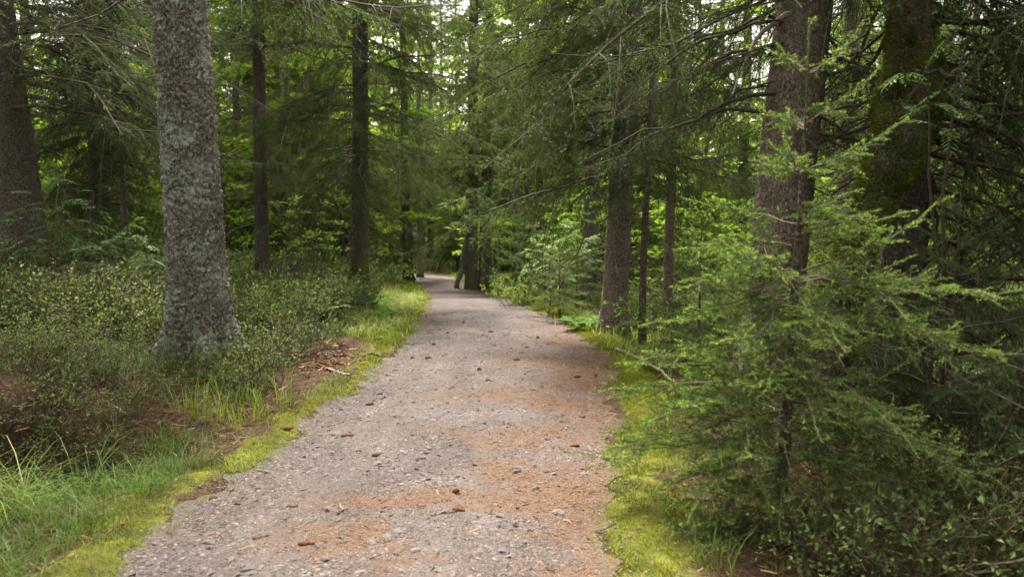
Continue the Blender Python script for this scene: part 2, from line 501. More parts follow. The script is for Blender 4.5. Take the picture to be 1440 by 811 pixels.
def bark(name, dark, mid, light, lichen=.5, lich_c=(.27, .31, .255), moss=0.0, plate=34, bs=.9):
    m, nt, b = nodes(name)
    co = objco(nt, (1, 1, .62)); co2 = objco(nt)
    nw = N(nt, 'ShaderNodeTexNoise'); nw.inputs['Scale'].default_value = 30; nw.inputs['Detail'].default_value = 4; nt.links.new(co2, nw.inputs['Vector'])
    vm = N(nt, 'ShaderNodeVectorMath', operation='MULTIPLY_ADD'); nt.links.new(nw.outputs['Color'], vm.inputs[0]); vm.inputs[1].default_value = (.07, .07, .07); nt.links.new(co, vm.inputs[2])
    d = voro(nt, vm.outputs[0], plate, 'DISTANCE_TO_EDGE')
    n1 = noise(nt, co2, 55, 5, .65); n2 = noise(nt, co2, 7, 4); n3 = noise(nt, objco(nt, (1, 1, .25)), 160, 3)
    hgt = math_(nt, 'ADD', math_(nt, 'MULTIPLY', math_(nt, 'MINIMUM', d, .25), 1.3), math_(nt, 'MULTIPLY', n1, .80))
    base = ramp(nt, hgt, [(.34, dark), (.55, mid), (.82, light)])
    base = mixc(nt, .5, base, ramp(nt, n2, [(.3, (.55, .5, .45)), (.7, (1.25, 1.2, 1.15))]), 'MULTIPLY')
    base = mixc(nt, .5, base, ramp(nt, n3, [(.3, (.6, .58, .55)), (.7, (1.25, 1.22, 1.2))]), 'MULTIPLY')
    lm = noise(nt, co2, 20, 7, .74, .7)
    lm2 = noise(nt, co2, 3.2, 3)
    lf = math_(nt, 'ADD', lm, math_(nt, 'MULTIPLY', math_(nt, 'SUBTRACT', lm2, .5), .45))
    lk = ramp(nt, lf, [(.74 - .26 * lichen, (0, 0, 0)), (.80 - .26 * lichen, (1, 1, 1))])
    lcol = mixc(nt, noise(nt, co2, 90, 2), tuple(c * .62 for c in lich_c), tuple(c * 1.3 for c in lich_c))
    base = mixc(nt, lk, base, lcol)
    if moss:
        sx = N(nt, 'ShaderNodeSeparateXYZ')
        tc = N(nt, 'ShaderNodeTexCoord'); nt.links.new(tc.outputs['Object'], sx.inputs[0])
        mm = math_(nt, 'SUBTRACT', moss, sx.outputs[2])
        mm = math_(nt, 'ADD', mm, math_(nt, 'MULTIPLY', math_(nt, 'SUBTRACT', noise(nt, co2, 4, 5, .7), .5), 3.2 * moss + .3))
        mk = ramp(nt, mm, [(.0, (0, 0, 0)), (.10, (1, 1, 1))])
        base = mixc(nt, mk, base, mixc(nt, noise(nt, co2, 60, 3), (.035, .052, .008), (.12, .15, .02)))
    nt.links.new(base, b.inputs['Base Color'])
    b.inputs['Roughness'].default_value = .92; b.inputs['Specular IOR Level'].default_value = .15
    bump(nt, b, math_(nt, 'ADD', hgt, math_(nt, 'MULTIPLY', lk, .35)), bs, .02)
    return m
B_LICHEN = bark('lichen_spruce_bark', (.036, .030, .026), (.155, .135, .118), (.30, .27, .24), .98, (.31, .315, .265), .16, 46, .8)
B_BROWN = bark('brown_spruce_bark', (.058, .047, .039), (.19, .155, .130), (.31, .265, .23), .30, (.22, .25, .21), .10)
B_DARK = bark('dark_spruce_bark', (.036, .030, .025), (.115, .096, .080), (.20, .17, .145), .18, (.16, .19, .16), .20)
B_GREY = bark('grey_spruce_bark', (.04, .034, .03), (.12, .105, .092), (.22, .20, .175), .40, (.25, .28, .24), .25)
B_MOSSY = bark('mossy_foot_bark', (.035, .028, .022), (.10, .085, .07), (.19, .165, .14), .30, (.22, .25, .21), .75)
B_PALE = bark('pale_birch_bark', (.06, .055, .05), (.24, .23, .21), (.42, .41, .38), .40, (.36, .39, .34), .30, 14)

# ---- ground material
def ground_material():
    m, nt, b = nodes('forest_floor')
    co = objco(nt)
    n1 = noise(nt, co, 3.0, 5, .6); n2 = noise(nt, co, 60, 4, .7); n3 = noise(nt, objco(nt, (1, 1, 1)), 190, 2, .6)
    v = voro(nt, co, 75, 'F1', 'Color')
    vb = N(nt, 'ShaderNodeSeparateColor'); nt.links.new(v, vb.inputs[0])
    soil = ramp(nt, n1, [(.3, (.036, .024, .016)), (.55, (.072, .044, .029)), (.75, (.11, .068, .045))])
    soil = mixc(nt, .75, soil, ramp(nt, vb.outputs[0], [(0, (.45, .42, .40)), (.6, (1.05, 1, 1)), (1, (1.9, 1.75, 1.55))]), 'MULTIPLY')
    soil = mixc(nt, .5, soil, ramp(nt, n2, [(.3, (.5, .5, .5)), (.7, (1.4, 1.4, 1.4))]), 'MULTIPLY')
    ms = math_(nt, 'ADD', attr(nt, 'moss'), math_(nt, 'MULTIPLY', math_(nt, 'SUBTRACT', noise(nt, co, 11, 8, .75), .5), 2.6))
    ms = ramp(nt, ms, [(.42, (0, 0, 0)), (.85, (1, 1, 1))])
    mcol = ramp(nt, noise(nt, co, 5, 4), [(.3, (.060, .062, .016)), (.5, (.115, .120, .022)), (.72, (.20, .20, .032))])
    mcol = mixc(nt, .8, mcol, ramp(nt, n3, [(.3, (.5, .5, .5)), (.7, (1.4, 1.4, 1.35))]), 'MULTIPLY')
    col = mixc(nt, ms, soil, mcol)
    gr = math_(nt, 'ADD', attr(nt, 'green'), math_(nt, 'MULTIPLY', math_(nt, 'SUBTRACT', noise(nt, co, 6, 5, .7), .5), 1.2))
    gk = ramp(nt, gr, [(.45, (0, 0, 0)), (.60, (1, 1, 1))])
    gcol = ramp(nt, noise(nt, co, 25, 4), [(.3, (.032, .055, .016)), (.7, (.085, .13, .032))])
    col = mixc(nt, gk, col, gcol)
    nt.links.new(col, b.inputs['Base Color'])
    b.inputs['Roughness'].default_value = .95; b.inputs['Specular IOR Level'].default_value = .1
    bump(nt, b, math_(nt, 'ADD', n2, math_(nt, 'ADD', math_(nt, 'MULTIPLY', n3, .5), math_(nt, 'MULTIPLY', vb.outputs[0], .5))), .9, .02)
    return m
M_GROUND = ground_material()

def path_material():
    m, nt, b = nodes('gravel_and_needle_litter')
    co = objco(nt)
    wob = N(nt, 'ShaderNodeMix', data_type='VECTOR'); 
    v1 = N(nt, 'ShaderNodeTexVoronoi'); v1.inputs['Scale'].default_value = 62; nt.links.new(co, v1.inputs['Vector'])
    v2 = N(nt, 'ShaderNodeTexVoronoi'); v2.inputs['Scale'].default_value = 150; nt.links.new(co, v2.inputs['Vector'])
    s1 = N(nt, 'ShaderNodeSeparateColor'); nt.links.new(v1.outputs['Color'], s1.inputs[0])
    s2 = N(nt, 'ShaderNodeSeparateColor'); nt.links.new(v2.outputs['Color'], s2.inputs[0])
    stone = ramp(nt, s1.outputs[0], [(0, (.050, .040, .040)), (.35, (.100, .084, .080)), (.7, (.130, .109, .104)), (.93, (.18, .150, .143)), (1, (.27, .245, .235))])
    fine = ramp(nt, s2.outputs[1], [(0, (.045, .033, .029)), (.4, (.086, .070, .065)), (.8, (.130, .107, .100)), (1, (.22, .19, .178))])
    pk = math_(nt, 'SUBTRACT', s1.outputs[2], math_(nt, 'MULTIPLY', attr(nt, 'tread'), .40))
    pick = ramp(nt, pk, [(.42, (0, 0, 0)), (.5, (1, 1, 1))])
    col = mixc(nt, pick, fine, stone)
    col = mixc(nt, .7, col, ramp(nt, noise(nt, co, 1.6, 4, .6), [(.3, (.52, .48, .46)), (.7, (1.0, .97, .95))]), 'MULTIPLY')
    col = mixc(nt, .55, col, ramp(nt, noise(nt, objco(nt, (1, .35, 1)), 5, 5, .65), [(.32, (.55, .52, .50)), (.68, (1.15, 1.13, 1.12))]), 'MULTIPLY')
    tr_ = math_(nt, 'MULTIPLY', attr(nt, 'tread'), ramp(nt, noise(nt, co, 3, 4, .6), [(.35, (0, 0, 0)), (.65, (.6, .6, .6))]))
    col = mixc(nt, tr_, col, (.112, .094, .088))
    n2 = noise(nt, co, 130, 4, .75)
    lit = math_(nt, 'ADD', attr(nt, 'litter'), math_(nt, 'ADD', math_(nt, 'MULTIPLY', math_(nt, 'SUBTRACT', n2, .5), 2.6), math_(nt, 'MULTIPLY', math_(nt, 'SUBTRACT', noise(nt, co, 5, 6, .7), .5), 2.0)))
    lk = ramp(nt, lit, [(.34, (0, 0, 0)), (.72, (.95, .95, .95))])
    lcol = ramp(nt, noise(nt, co, 240, 2, .6), [(.3, (.055, .029, .018)), (.55, (.112, .068, .044)), (.75, (.185, .115, .073))])
    col = mixc(nt, lk, col, lcol)
    ms = math_(nt, 'ADD', attr(nt, 'moss'), math_(nt, 'MULTIPLY', math_(nt, 'SUBTRACT', noise(nt, co, 16, 8, .8), .5), 2.4))
    mk = ramp(nt, ms, [(.50, (0, 0, 0)), (.80, (.9, .9, .9))])
    col = mixc(nt, mk, col, ramp(nt, noise(nt, co, 90, 3), [(.3, (.05, .055, .014)), (.7, (.14, .14, .028))]))
    nt.links.new(col, b.inputs['Base Color'])
    b.inputs['Roughness'].default_value = .9; b.inputs['Specular IOR Level'].default_value = .2
    hh = math_(nt, 'ADD', math_(nt, 'MULTIPLY', math_(nt, 'SUBTRACT', .6, v1.outputs['Distance']), pick), math_(nt, 'MULTIPLY', math_(nt, 'SUBTRACT', .6, v2.outputs['Distance']), .5))
    bump(nt, b, math_(nt, 'ADD', hh, math_(nt, 'MULTIPLY', n2, .4)), .9, .012)
    return m
M_PATH = path_material()
def stone_material():
    m, nt, b = nodes('gravel_stones')
    col = ramp(nt, attr(nt, 'tint'), [(0, (.050, .045, .046)), (.3, (.090, .075, .071)), (.6, (.122, .097, .089)), (.85, (.160, .130, .121)), (1, (.26, .235, .22))])
    col = mixc(nt, .6, col, ramp(nt, noise(nt, objco(nt), 90, 4, .7), [(.3, (.65, .63, .62)), (.7, (1.25, 1.25, 1.25))]), 'MULTIPLY')
    nt.links.new(col, b.inputs['Base Color']); b.inputs['Roughness'].default_value = .85
    b.inputs['Specular IOR Level'].default_value = .25
    return m
M_STONE = stone_material()
def litter_material():
    m, nt, b = nodes('dry_litter')
    col = ramp(nt, attr(nt, 'tint'), [(0, (.06, .035, .022)), (.35, (.15, .078, .040)), (.7, (.26, .15, .080)), (1, (.46, .34, .21))])
    nt.links.new(col, b.inputs['Base Color']); b.inputs['Roughness'].default_value = .85
    b.inputs['Specular IOR Level'].default_value = .15
    return m
M_LITTER = litter_material()

# ================================================================ SETTING
def spaced(lo, hi, near0, near1, step, grow):
    a = list(np.arange(near0, near1, step)); s = step
    while a[-1] < hi: s *= grow; a.append(a[-1] + s)
    s = step
    while a[0] > lo: s *= grow; a.insert(0, a[0] - s)
    return np.array(a)
def sheet(xs, ys):
    X, Y = np.meshgrid(xs, ys)
    nx, ny = len(xs), len(ys)
    i = np.arange(nx * ny).reshape(ny, nx)
    q = np.stack([i[:-1, :-1], i[:-1, 1:], i[1:, 1:], i[1:, :-1]], -1).reshape(-1, 4)
    return X.ravel(), Y.ravel(), q

def moss_mask(x, y):
    dl = xl(y) - x; dr = x - xr(y)
    wr = np.interp(y, [0, 3.2, 4.5, 6, 7.2, 9, 12, 20, 40], [.62, .62, .55, .34, .40, .48, .55, .7, .9])
    wl = np.interp(y, [0, 4, 6, 9, 12, 20, 40], [.5, .5, .30, .34, .45, .6, .8])
    n = fbm(x * 2.2, y * 2.2, 0, 3, 40)
    r = sstep(-.10, .10, dr + n * .22) * (1 - sstep(wr * .65, wr * 1.35, dr + n * .35))
    l = sstep(-.06, .10, dl + n * .20) * (1 - sstep(wl * .6, wl * 1.2, dl + n * .30))
    m = np.maximum(r * 1.15, l * (.88 + .5 * fbm(x * 1.7, y * 1.7, 0, 3, 46)))
    spots = sstep(.12, .34, fbm(x * 1.1 + 9, y * 1.1, 0, 4, 77)) * sstep(.2, .8, np.maximum(dl, dr)) * .75 * (1 - soil_zone(x, y)) * (1 - .8 * (y < 7) * (dl > .5))
    bank = np.exp(-((x + 3.1) / .6) ** 2 - ((y - 5.05) / .3) ** 2)
    return np.clip(np.maximum(np.maximum(m, spots), bank * .0), 0, 1)
def soil_zone(x, y):
    """Bare brown soil beside the big trunk and at the near bank."""
    a = np.exp(-(((x + 2.2) / .62) ** 2 + ((y - 5.45) / .62) ** 2) ** 1.5)
    b = np.exp(-(((x + 1.75) / .35) ** 2 + ((y - 7.6) / .75) ** 2) ** 1.5)
    return np.clip(np.maximum(a, b), 0, 1)
def green_mask(x, y):
    dl = xl(y) - x; dr = x - xr(y)
    n = fbm(x * .5, y * .5, 0, 3, 55)
    g = sstep(.6, 1.8, np.maximum(dl, dr)) * (.45 + .5 * n + .25 * sstep(9, 16, y))
    bank = np.exp(-((x + 3.1) / .8) ** 2 - ((y - 5.0) / .6) ** 2)
    return np.clip(g * (1 - soil_zone(x, y)) * (1 - bank), 0, 1)

xs = spaced(-320, 320, -5.5, 4.5, .045, 1.06); ys = spaced(-60, 520, 2.2, 11, .05, 1.035)
X, Y, q = sheet(xs, ys)
Z = H(X, Y) + fbm(X * 9, Y * 9, 0, 3, 31) * .018 * sstep(0, .3, np.maximum(xl(Y) - X, X - xr(Y)))
g_me = make_mesh('ground', np.stack([X, Y, Z], 1), [q], [M_GROUND], None, True, {'moss': moss_mask(X, Y), 'green': green_mask(X, Y)})
tag(obj('ground', g_me), kind='structure')

# the path: a gravel sheet laid on the ground with a ragged edge
pys = spaced(-6, 62, 2.4, 8.5, .03, 1.02); us = np.linspace(0, 1, 90)
U, Yp = np.meshgrid(us, pys)
el = -.03 + fbm(pys * 3, pys * 0, 0, 6, 61) * .13 + fbm(pys * 17, pys * 0, 0, 2, 63) * .07; er = .03 + fbm(pys * 3, pys * 0 + 7, 0, 6, 62) * .20 + fbm(pys * 17, pys * 0 + 3, 0, 2, 64) * .07
XL, XR = xl(pys) + el, xr(pys) + er
Xp = XL[:, None] * (1 - U) + XR[:, None] * U
i = np.arange(Xp.size).reshape(Xp.shape)
q = np.stack([i[:-1, :-1], i[:-1, 1:], i[1:, 1:], i[1:, :-1]], -1).reshape(-1, 4)
xf, yf, uf = Xp.ravel(), Yp.ravel(), U.ravel()
edge = np.minimum(uf, 1 - uf)
Zp = H(xf, yf) + .005 * sstep(0, .03, edge) + .004 + fbm(xf * 30, yf * 30, 0, 2, 71) * .010 * sstep(0, .06, edge)
def litter_mask(x, y):
    w = xr(y) - xl(y); u = (x - xl(y)) / w
    n = fbm(x * 1.3, y * 2.6, 0, 4, 81)
    r = sstep(.50, 1.05, u + n * .35) * .82 * (1 - sstep(9, 14, y))
    e = np.zeros_like(x)
    for (px, py, ax, ay, k) in ((720, 668, .26, .24, 1.0), (560, 712, .50, .12, .62), (480, 765, .36, .20, .62), (640, 700, .36, .12, .6), (690, 560, .55, .3, .38), (800, 560, .35, .8, .40), (620, 795, .5, .08, .4), (850, 770, .14, .5, .5)):
        cx, cy_ = hit_path(px, py)
        e = np.maximum(e, k * np.exp(-(((x - cx + .25 * (y - cy_)) / ax) ** 2 + ((y - cy_) / ay) ** 2) ** 1.3))
    return np.clip(np.maximum(r, e) + .22 * sstep(.0, .3, n) * (1 - sstep(10, 16, y)), 0, 1)
p_me = make_mesh('path', np.stack([xf, yf, Zp], 1), [q], [M_PATH], None, True,
                 {'litter': litter_mask(xf, yf), 'moss': np.clip((.22 - edge * (xr(yf) - xl(yf))) / .22, 0, 1) * .62, 'tread': (np.exp(-((uf - .30 + .05 * fbm(yf * .6, yf * 0, 0, 2, 5)) / .09) ** 2) + np.exp(-((uf - .66 + .05 * fbm(yf * .6, yf * 0, 0, 2, 6)) / .10) ** 2)) * .8})
tag(obj('path', p_me), kind='structure')

# ---- gravel stones: thousands of little stones on the path
def rock_proto(seed):
    rng = np.random.default_rng(seed)
    t = (1 + 5 ** .5) / 2
    V = unit(np.array([(-1, t, 0), (1, t, 0), (-1, -t, 0), (1, -t, 0), (0, -1, t), (0, 1, t), (0, -1, -t), (0, 1, -t), (t, 0, -1), (t, 0, 1), (-t, 0, -1), (-t, 0, 1)], float))
    Fc = np.array([(0, 11, 5), (0, 5, 1), (0, 1, 7), (0, 7, 10), (0, 10, 11), (1, 5, 9), (5, 11, 4), (11, 10, 2), (10, 7, 6), (7, 1, 8), (3, 9, 4), (3, 4, 2), (3, 2, 6), (3, 6, 8), (3, 8, 9), (4, 9, 5), (2, 4, 11), (6, 2, 10), (8, 6, 7), (9, 8, 1)])
    V = V * rng.uniform(.7, 1.25, (12, 1)) * np.array([1, rng.uniform(.55, .9), rng.uniform(.3, .55)])
    return V, Fc
def scatter_rigid(g, protos, pos, size, rot, tint, mat=0, tilt=None):
    for k, (V, Fc) in enumerate(protos):
        sel = np.arange(k, len(pos), len(protos))
        if not len(sel): continue
        c, s = np.cos(rot[sel]), np.sin(rot[sel])
        W = np.stack([V[None, :, 0] * c[:, None] - V[None, :, 1] * s[:, None], V[None, :, 0] * s[:, None] + V[None, :, 1] * c[:, None], np.broadcast_to(V[None, :, 2], (len(sel), len(V)))], -1)
        if tilt is not None: W[..., 2] += W[..., 0] * tilt[sel][:, None]
        W = W * size[sel][:, None, None] + pos[sel][:, None, :]
        nf = Fc[None] + (np.arange(len(sel)) * len(V))[:, None, None]
        g.add(W.reshape(-1, 3), nf.reshape(-1, Fc.shape[1]), mat, np.repeat(tint[sel], len(V)))
rng = np.random.default_rng(3)
g = Geo()
n = 26000
yy = 2.6 + 11 * rng.random(n) ** 1.9; uu = rng.random(n)
xx = xl(yy) * (1 - uu) + xr(yy) * uu + rng.normal(0, .04, n)
lm = litter_mask(xx, yy)
k = rng.random(n) > lm * .9
xx, yy = xx[k], yy[k]; n = len(xx)
sz = .0030 + .005 * rng.random(n) ** 2.5 + .020 * rng.random(n) ** 20
keep = sz > .0011 * yy * .55
xx, yy, sz = xx[keep], yy[keep], sz[keep]; n = len(xx)
pos = np.stack([xx, yy, H(xx, yy) + .008 + sz * .05], 1)
scatter_rigid(g, [rock_proto(s) for s in range(9)], pos, sz, rng.uniform(0, 6.28, n), np.clip(rng.beta(2, 2.2, n) + (sz > .015) * -.1, 0, 1), 0, rng.normal(0, .2, n))
n = 5200  # loose stones kicked onto the verges
yy = 2.6 + 9 * rng.random(n) ** 1.7; sd_ = rng.random(n) < .5; o_ = np.abs(rng.normal(0, .13, n)) - .06
xx = np.where(sd_, xl(yy) - o_, xr(yy) + o_); sz = .003 + .008 * rng.random(n) ** 3
scatter_rigid(g, [rock_proto(s) for s in range(30, 36)], np.stack([xx, yy, H(xx, yy) + .004], 1), sz, rng.uniform(0, 6.28, n), rng.beta(2, 2.2, n), 0, rng.normal(0, .2, n))
# flat slabs set in the path near the camera
n = 130
yy = 2.7 + 4 * rng.random(n) ** 1.7; uu = rng.beta(1.5, 1.5, n); xx = xl(yy) * (1 - uu) + xr(yy) * uu
sz = rng.uniform(.018, .042, n)
scatter_rigid(g, [rock_proto(s) for s in range(20, 27)], np.stack([xx, yy, H(xx, yy) + .006], 1), sz, rng.uniform(0, 6.28, n), rng.uniform(.05, .6, n), 0, rng.normal(0, .1, n))
tag(obj('gravel', make_mesh('gravel', *compact(g)[:2], [M_STONE], None, False, {'tint': compact(g)[3]})), kind='stuff')

# ---- needle litter, wood chips and small twigs on the ground
g = Geo()
def sticks(g, rng, x, y, z, ln, w, tint, mat=0, tilt=.12):
    n = len(x); a = rng.uniform(0, 6.28, n)
    d = np.stack([np.cos(a), np.sin(a), rng.normal(0, tilt, n)], 1)
    p = np.stack([x, y, z], 1)
    bend = rng.normal(0, .12, (n, 3))
    pts = np.stack([p - d * ln[:, None] * .5, p + bend * ln[:, None] * .5, p + d * ln[:, None] * .5], 1)
    pts[:, 0, 2] = np.maximum(pts[:, 0, 2], z - .003); pts[:, 2, 2] = np.maximum(pts[:, 2, 2], z - .003)
    tubes(g, pts, np.repeat(w[:, None], 3, 1) * np.array([.9, 1, .6]), 3, mat, tint)
n = 42000
yy = 2.6 + 6.5 * rng.random(n) ** 1.6; uu = rng.random(n); xx = xl(yy) * (1 - uu) + xr(yy) * (uu * 1.04)
k = rng.random(n) < litter_mask(xx, yy) ** 1.5; xx, yy = xx[k], yy[k]; n = len(xx)
sticks(g, rng, xx, yy, H(xx, yy) + .011, rng.uniform(.012, .028, n), np.full(n, .0013), rng.uniform(.15, .85, n))
n = 2600  # needles and bits blown onto the verges
yy = 2.6 + 9 * rng.random(n) ** 1.5; sd_ = rng.random(n) < .6; xx = np.where(sd_, xr(yy) + rng.uniform(-.1, .8, n), xl(yy) - rng.uniform(-.1, .7, n))
sticks(g, rng, xx, yy, H(xx, yy) + .014, .012 + .05 * rng.random(n) ** 3, rng.uniform(.001, .0026, n), rng.beta(1.5, 2, n))
n = 260   # bits of twig and bark on the gravel
yy = 2.7 + 10 * rng.random(n) ** 1.5; uu = rng.random(n); xx = xl(yy) * (1 - uu) + xr(yy) * uu
sticks(g, rng, xx, yy, H(xx, yy) + .012, rng.uniform(.02, .08, n), rng.uniform(.0015, .0045, n), rng.uniform(.05, .9, n))
n = 2200  # twigs and bark on the soil by the big trunk and on the near bank
xx = rng.normal(-2.45, .8, n); yy = rng.normal(5.55, .7, n); k = (xl(yy) - xx > .25); xx, yy = xx[k], yy[k]; n = len(xx)
sticks(g, rng, xx, yy, H(xx, yy) + .012, rng.uniform(.02, .14, n), rng.uniform(.001, .004, n), rng.beta(1.3, 2.6, n), 0, .15)
n = 300   # the heap of pale wood chips beside the path
xx = rng.normal(-1.95, .22, n); yy = rng.normal(7.9, .55, n); k = (xl(yy) - xx > .12); xx, yy = xx[k], yy[k]; n = len(xx)
sticks(g, rng, xx, yy, H(xx, yy) + .02 + rng.uniform(0, .03, n), rng.uniform(.04, .16, n), rng.uniform(.003, .009, n), rng.beta(2, 2.2, n), 0, .2)
n = 3200  # litter on the right under the spruces
xx = rng.uniform(1.1, 5, n); yy = rng.uniform(2.6, 9, n); k = (xx - xr(yy) > .4); xx, yy = xx[k], yy[k]; n = len(xx)
sticks(g, rng, xx, yy, H(xx, yy) + .012, rng.uniform(.03, .25, n), rng.uniform(.0015, .005, n), rng.beta(1.4, 2.4, n), 0, .2)
c_ = compact(g)
tag(obj('forest_litter', make_mesh('forest_litter', c_[0], c_[1], [M_LITTER], c_[2], False, {'tint': c_[3]})), kind='stuff')

# ---- moss cushions along both edges and on the floor
g = Geo()
def spikes(g, rng, x, y, z, hgt, w, tint, spread=.6):
    n = len(x)
    p = np.stack([x, y, z], 1)
    d = unit(np.stack([rng.normal(0, spread, n), rng.normal(0, spread, n), np.ones(n)], 1))
    wv = unit(np.cross(d, rng.normal(size=(n, 3)))) * (w * .5)[:, None]
    V = np.stack([p - wv, p + wv, p + d * hgt[:, None]], 1).reshape(-1, 3)
    g.add(V, np.arange(n * 3).reshape(-1, 3), 0, np.repeat(tint, 3))
n = 520000
yy = 2.6 + 24 * rng.random(n) ** 2.1
sd_ = rng.random(n) < .62
xx = np.where(sd_, xr(yy) - .18 + 1.5 * rng.random(n) ** 1.3, xl(yy) + .14 - 1.9 * rng.random(n) ** 1.3)
mk = moss_mask(xx, yy)
k = rng.random(n) < sstep(.20, .9, mk + fbm(xx * 9, yy * 9, 0, 4, 91) * 1.1) ** 1.3; xx, yy = xx[k], yy[k]; n = len(xx)
sc = np.clip(yy / 4.5, .9, 3.2)
tn = np.clip(.46 + .95 * fbm(xx * 2.5, yy * 2.5, 0, 4, 93) + rng.normal(0, .12, n) + .08 * sstep(6, 12, yy), 0, 1)
spikes(g, rng, xx, yy, H(xx, yy) - .002, (.010 + .010 * rng.random(n)) * sc, .0045 * sc, tn)
c_ = compact(g)
tag(obj('moss', make_mesh('moss', c_[0], c_[1], [M_MOSS], c_[2], False, {'tint': c_[3]})), kind='stuff')
print('setting done')

# ================================================================ UNDERGROWTH
def leaf_quads(g, rng, p, d, ln, w, mat, tint, fold=.25):
    """Small pointed leaves: two triangles folded along the midrib; p base, d direction."""
    n = len(p)
    up = unit(np.array([0, 0, 1.]) + rng.normal(0, .45, (n, 3)))
    s = unit(np.cross(d, up)); nn = np.cross(s, d)
    m = p + d * (ln * .5)[:, None]
    a = m + s * (w * .5)[:, None] + nn * (w * fold)[:, None]; b = m - s * (w * .5)[:, None] + nn * (w * fold)[:, None]
    tip = p + d * ln[:, None]
    V = np.stack([p, a, tip, b], 1).reshape(-1, 3)
    k = np.arange(n)[:, None] * 4
    g.add(V, np.concatenate([k + np.array([[0, 1, 2]]), k + np.array([[0, 2, 3]])]), mat, np.repeat(tint, 4))

def bilberry(seed, hgt=.36, rad=.24, stems=26, leaves=360, ll=.020, tint=.42):
    rng = np.random.default_rng(seed); g = Geo()
    az = rng.uniform(0, 6.28, stems); rr = rad * np.sqrt(rng.random(stems))
    s = np.linspace(0, 1, 6)[None, :, None]
    base = np.stack([np.cos(az) * rr * .55, np.sin(az) * rr * .55, 0 * rr - .03], 1)
    out = np.stack([np.cos(az) * rr, np.sin(az) * rr, 0 * rr], 1)
    hh = hgt * rng.uniform(.55, 1.1, stems)
    pts = base[:, None] + out[:, None] * s ** 1.4 * .9 + np.array([0, 0, 1.]) * hh[:, None, None] * s + rng.normal(0, .016, (stems, 6, 3)) * (s > 0)
    tubes(g, pts, np.full((stems, 6), .0021) * (1 - .6 * s[..., 0]), 3, 0, .4)
    nb = stems * 6
    i = rng.integers(0, stems, nb); u = rng.uniform(.35, .95, nb)
    p, T = along(pts, i, u)
    d = unit(T * .7 + rng.normal(0, .55, (nb, 3)) + np.array([0, 0, .25]))
    ln = rng.uniform(.05, .14, nb) * hgt / .36
    s2 = np.linspace(0, 1, 3)[None, :, None]
    tw = p[:, None] + d[:, None] * ln[:, None, None] * s2 + rng.normal(0, .006, (nb, 3, 3)) * (s2 > 0)
    tubes(g, tw, np.full((nb, 3), .0012), 3, 0, .6)
    i = rng.integers(0, nb, leaves); u = rng.random(leaves) ** .7
    p, T = along(tw, i, u)
    dd = unit(T * .6 + rng.normal(0, .6, (leaves, 3)))
    tb = rng.normal(0, .16, nb)
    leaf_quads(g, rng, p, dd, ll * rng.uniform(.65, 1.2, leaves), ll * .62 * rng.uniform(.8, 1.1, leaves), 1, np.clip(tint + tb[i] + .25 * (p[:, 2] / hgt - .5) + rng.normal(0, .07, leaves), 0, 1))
    return g
PR = [compact(bilberry(100 + k, .34 + .05 * (k % 3), .27, 24, 225, .026, .48)) for k in range(4)]
PR_FAR = [compact(bilberry(120 + k, .36, .28, 12, 150, .036)) for k in range(3)]
PR_VFAR = [compact(bilberry(130 + k, .38, .34, 6, 70, .062)) for k in range(3)]
g = Geo(); rng = np.random.default_rng(17)
def blocked(x, y, r=.0):
    for (tx, ty, tr) in KEEP_OUT:
        if (x - tx) ** 2 + (y - ty) ** 2 < (tr + r) ** 2: return True
    return False
KEEP_OUT = [(-2.84, 7.2, .58), (-2.62, 9.1, .45)]
cnt = 0
for _ in range(8300):
    y = 3.4 + 30 * rng.random() ** 1.5
    if rng.random() < .70:
        x = float(xl(y)) - .55 - (3 + .35 * y) * rng.random() ** .9 - (.25 if y < 9 else .45)
    else:
        x = float(xr(y)) + .9 + (2.5 + .35 * y) * rng.random()
        if y < 9 and rng.random() < .55: continue
    if blocked(x, y): continue
    sz_ = float(soil_zone(np.array(x), np.array(y)))
    if rng.random() < sz_ * 1.1: continue
    dens = fbm(np.array(x * .7), np.array(y * .7), 0, 3, 101)
    if dens < -.07 + .10 * rng.normal(): continue
    if x < 0 and 5.4 < y < 8 and float(xl(y)) - x < .75 and rng.random() < .6: continue
    lst = PR if y < 10 else (PR_FAR if y < 18 else PR_VFAR)
    s = rng.uniform(.45, 1.25) * (1 + .1 * (y > 12)) * (1.05 + 1.1 * dens)
    if y < 6.2 and x < 0: s *= .72
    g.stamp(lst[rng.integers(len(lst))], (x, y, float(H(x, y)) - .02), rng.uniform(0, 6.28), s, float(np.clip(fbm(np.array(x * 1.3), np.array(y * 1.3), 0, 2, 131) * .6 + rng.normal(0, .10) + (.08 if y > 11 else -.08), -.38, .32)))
    cnt += 1
for _ in range(46):   # plants along the shaded bank of the hollow
    x, y = rng.uniform(-4.0, -2.55), rng.uniform(4.75, 6.3)
    g.stamp(PR[rng.integers(len(PR))], (x, y, float(H(x, y)) - .03), rng.uniform(0, 6.28), rng.uniform(.45, .9), float(rng.normal(-.12, .12)))
c_ = compact(g)
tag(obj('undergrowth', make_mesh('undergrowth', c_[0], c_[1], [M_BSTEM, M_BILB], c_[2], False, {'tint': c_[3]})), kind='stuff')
print('bilberry', cnt)

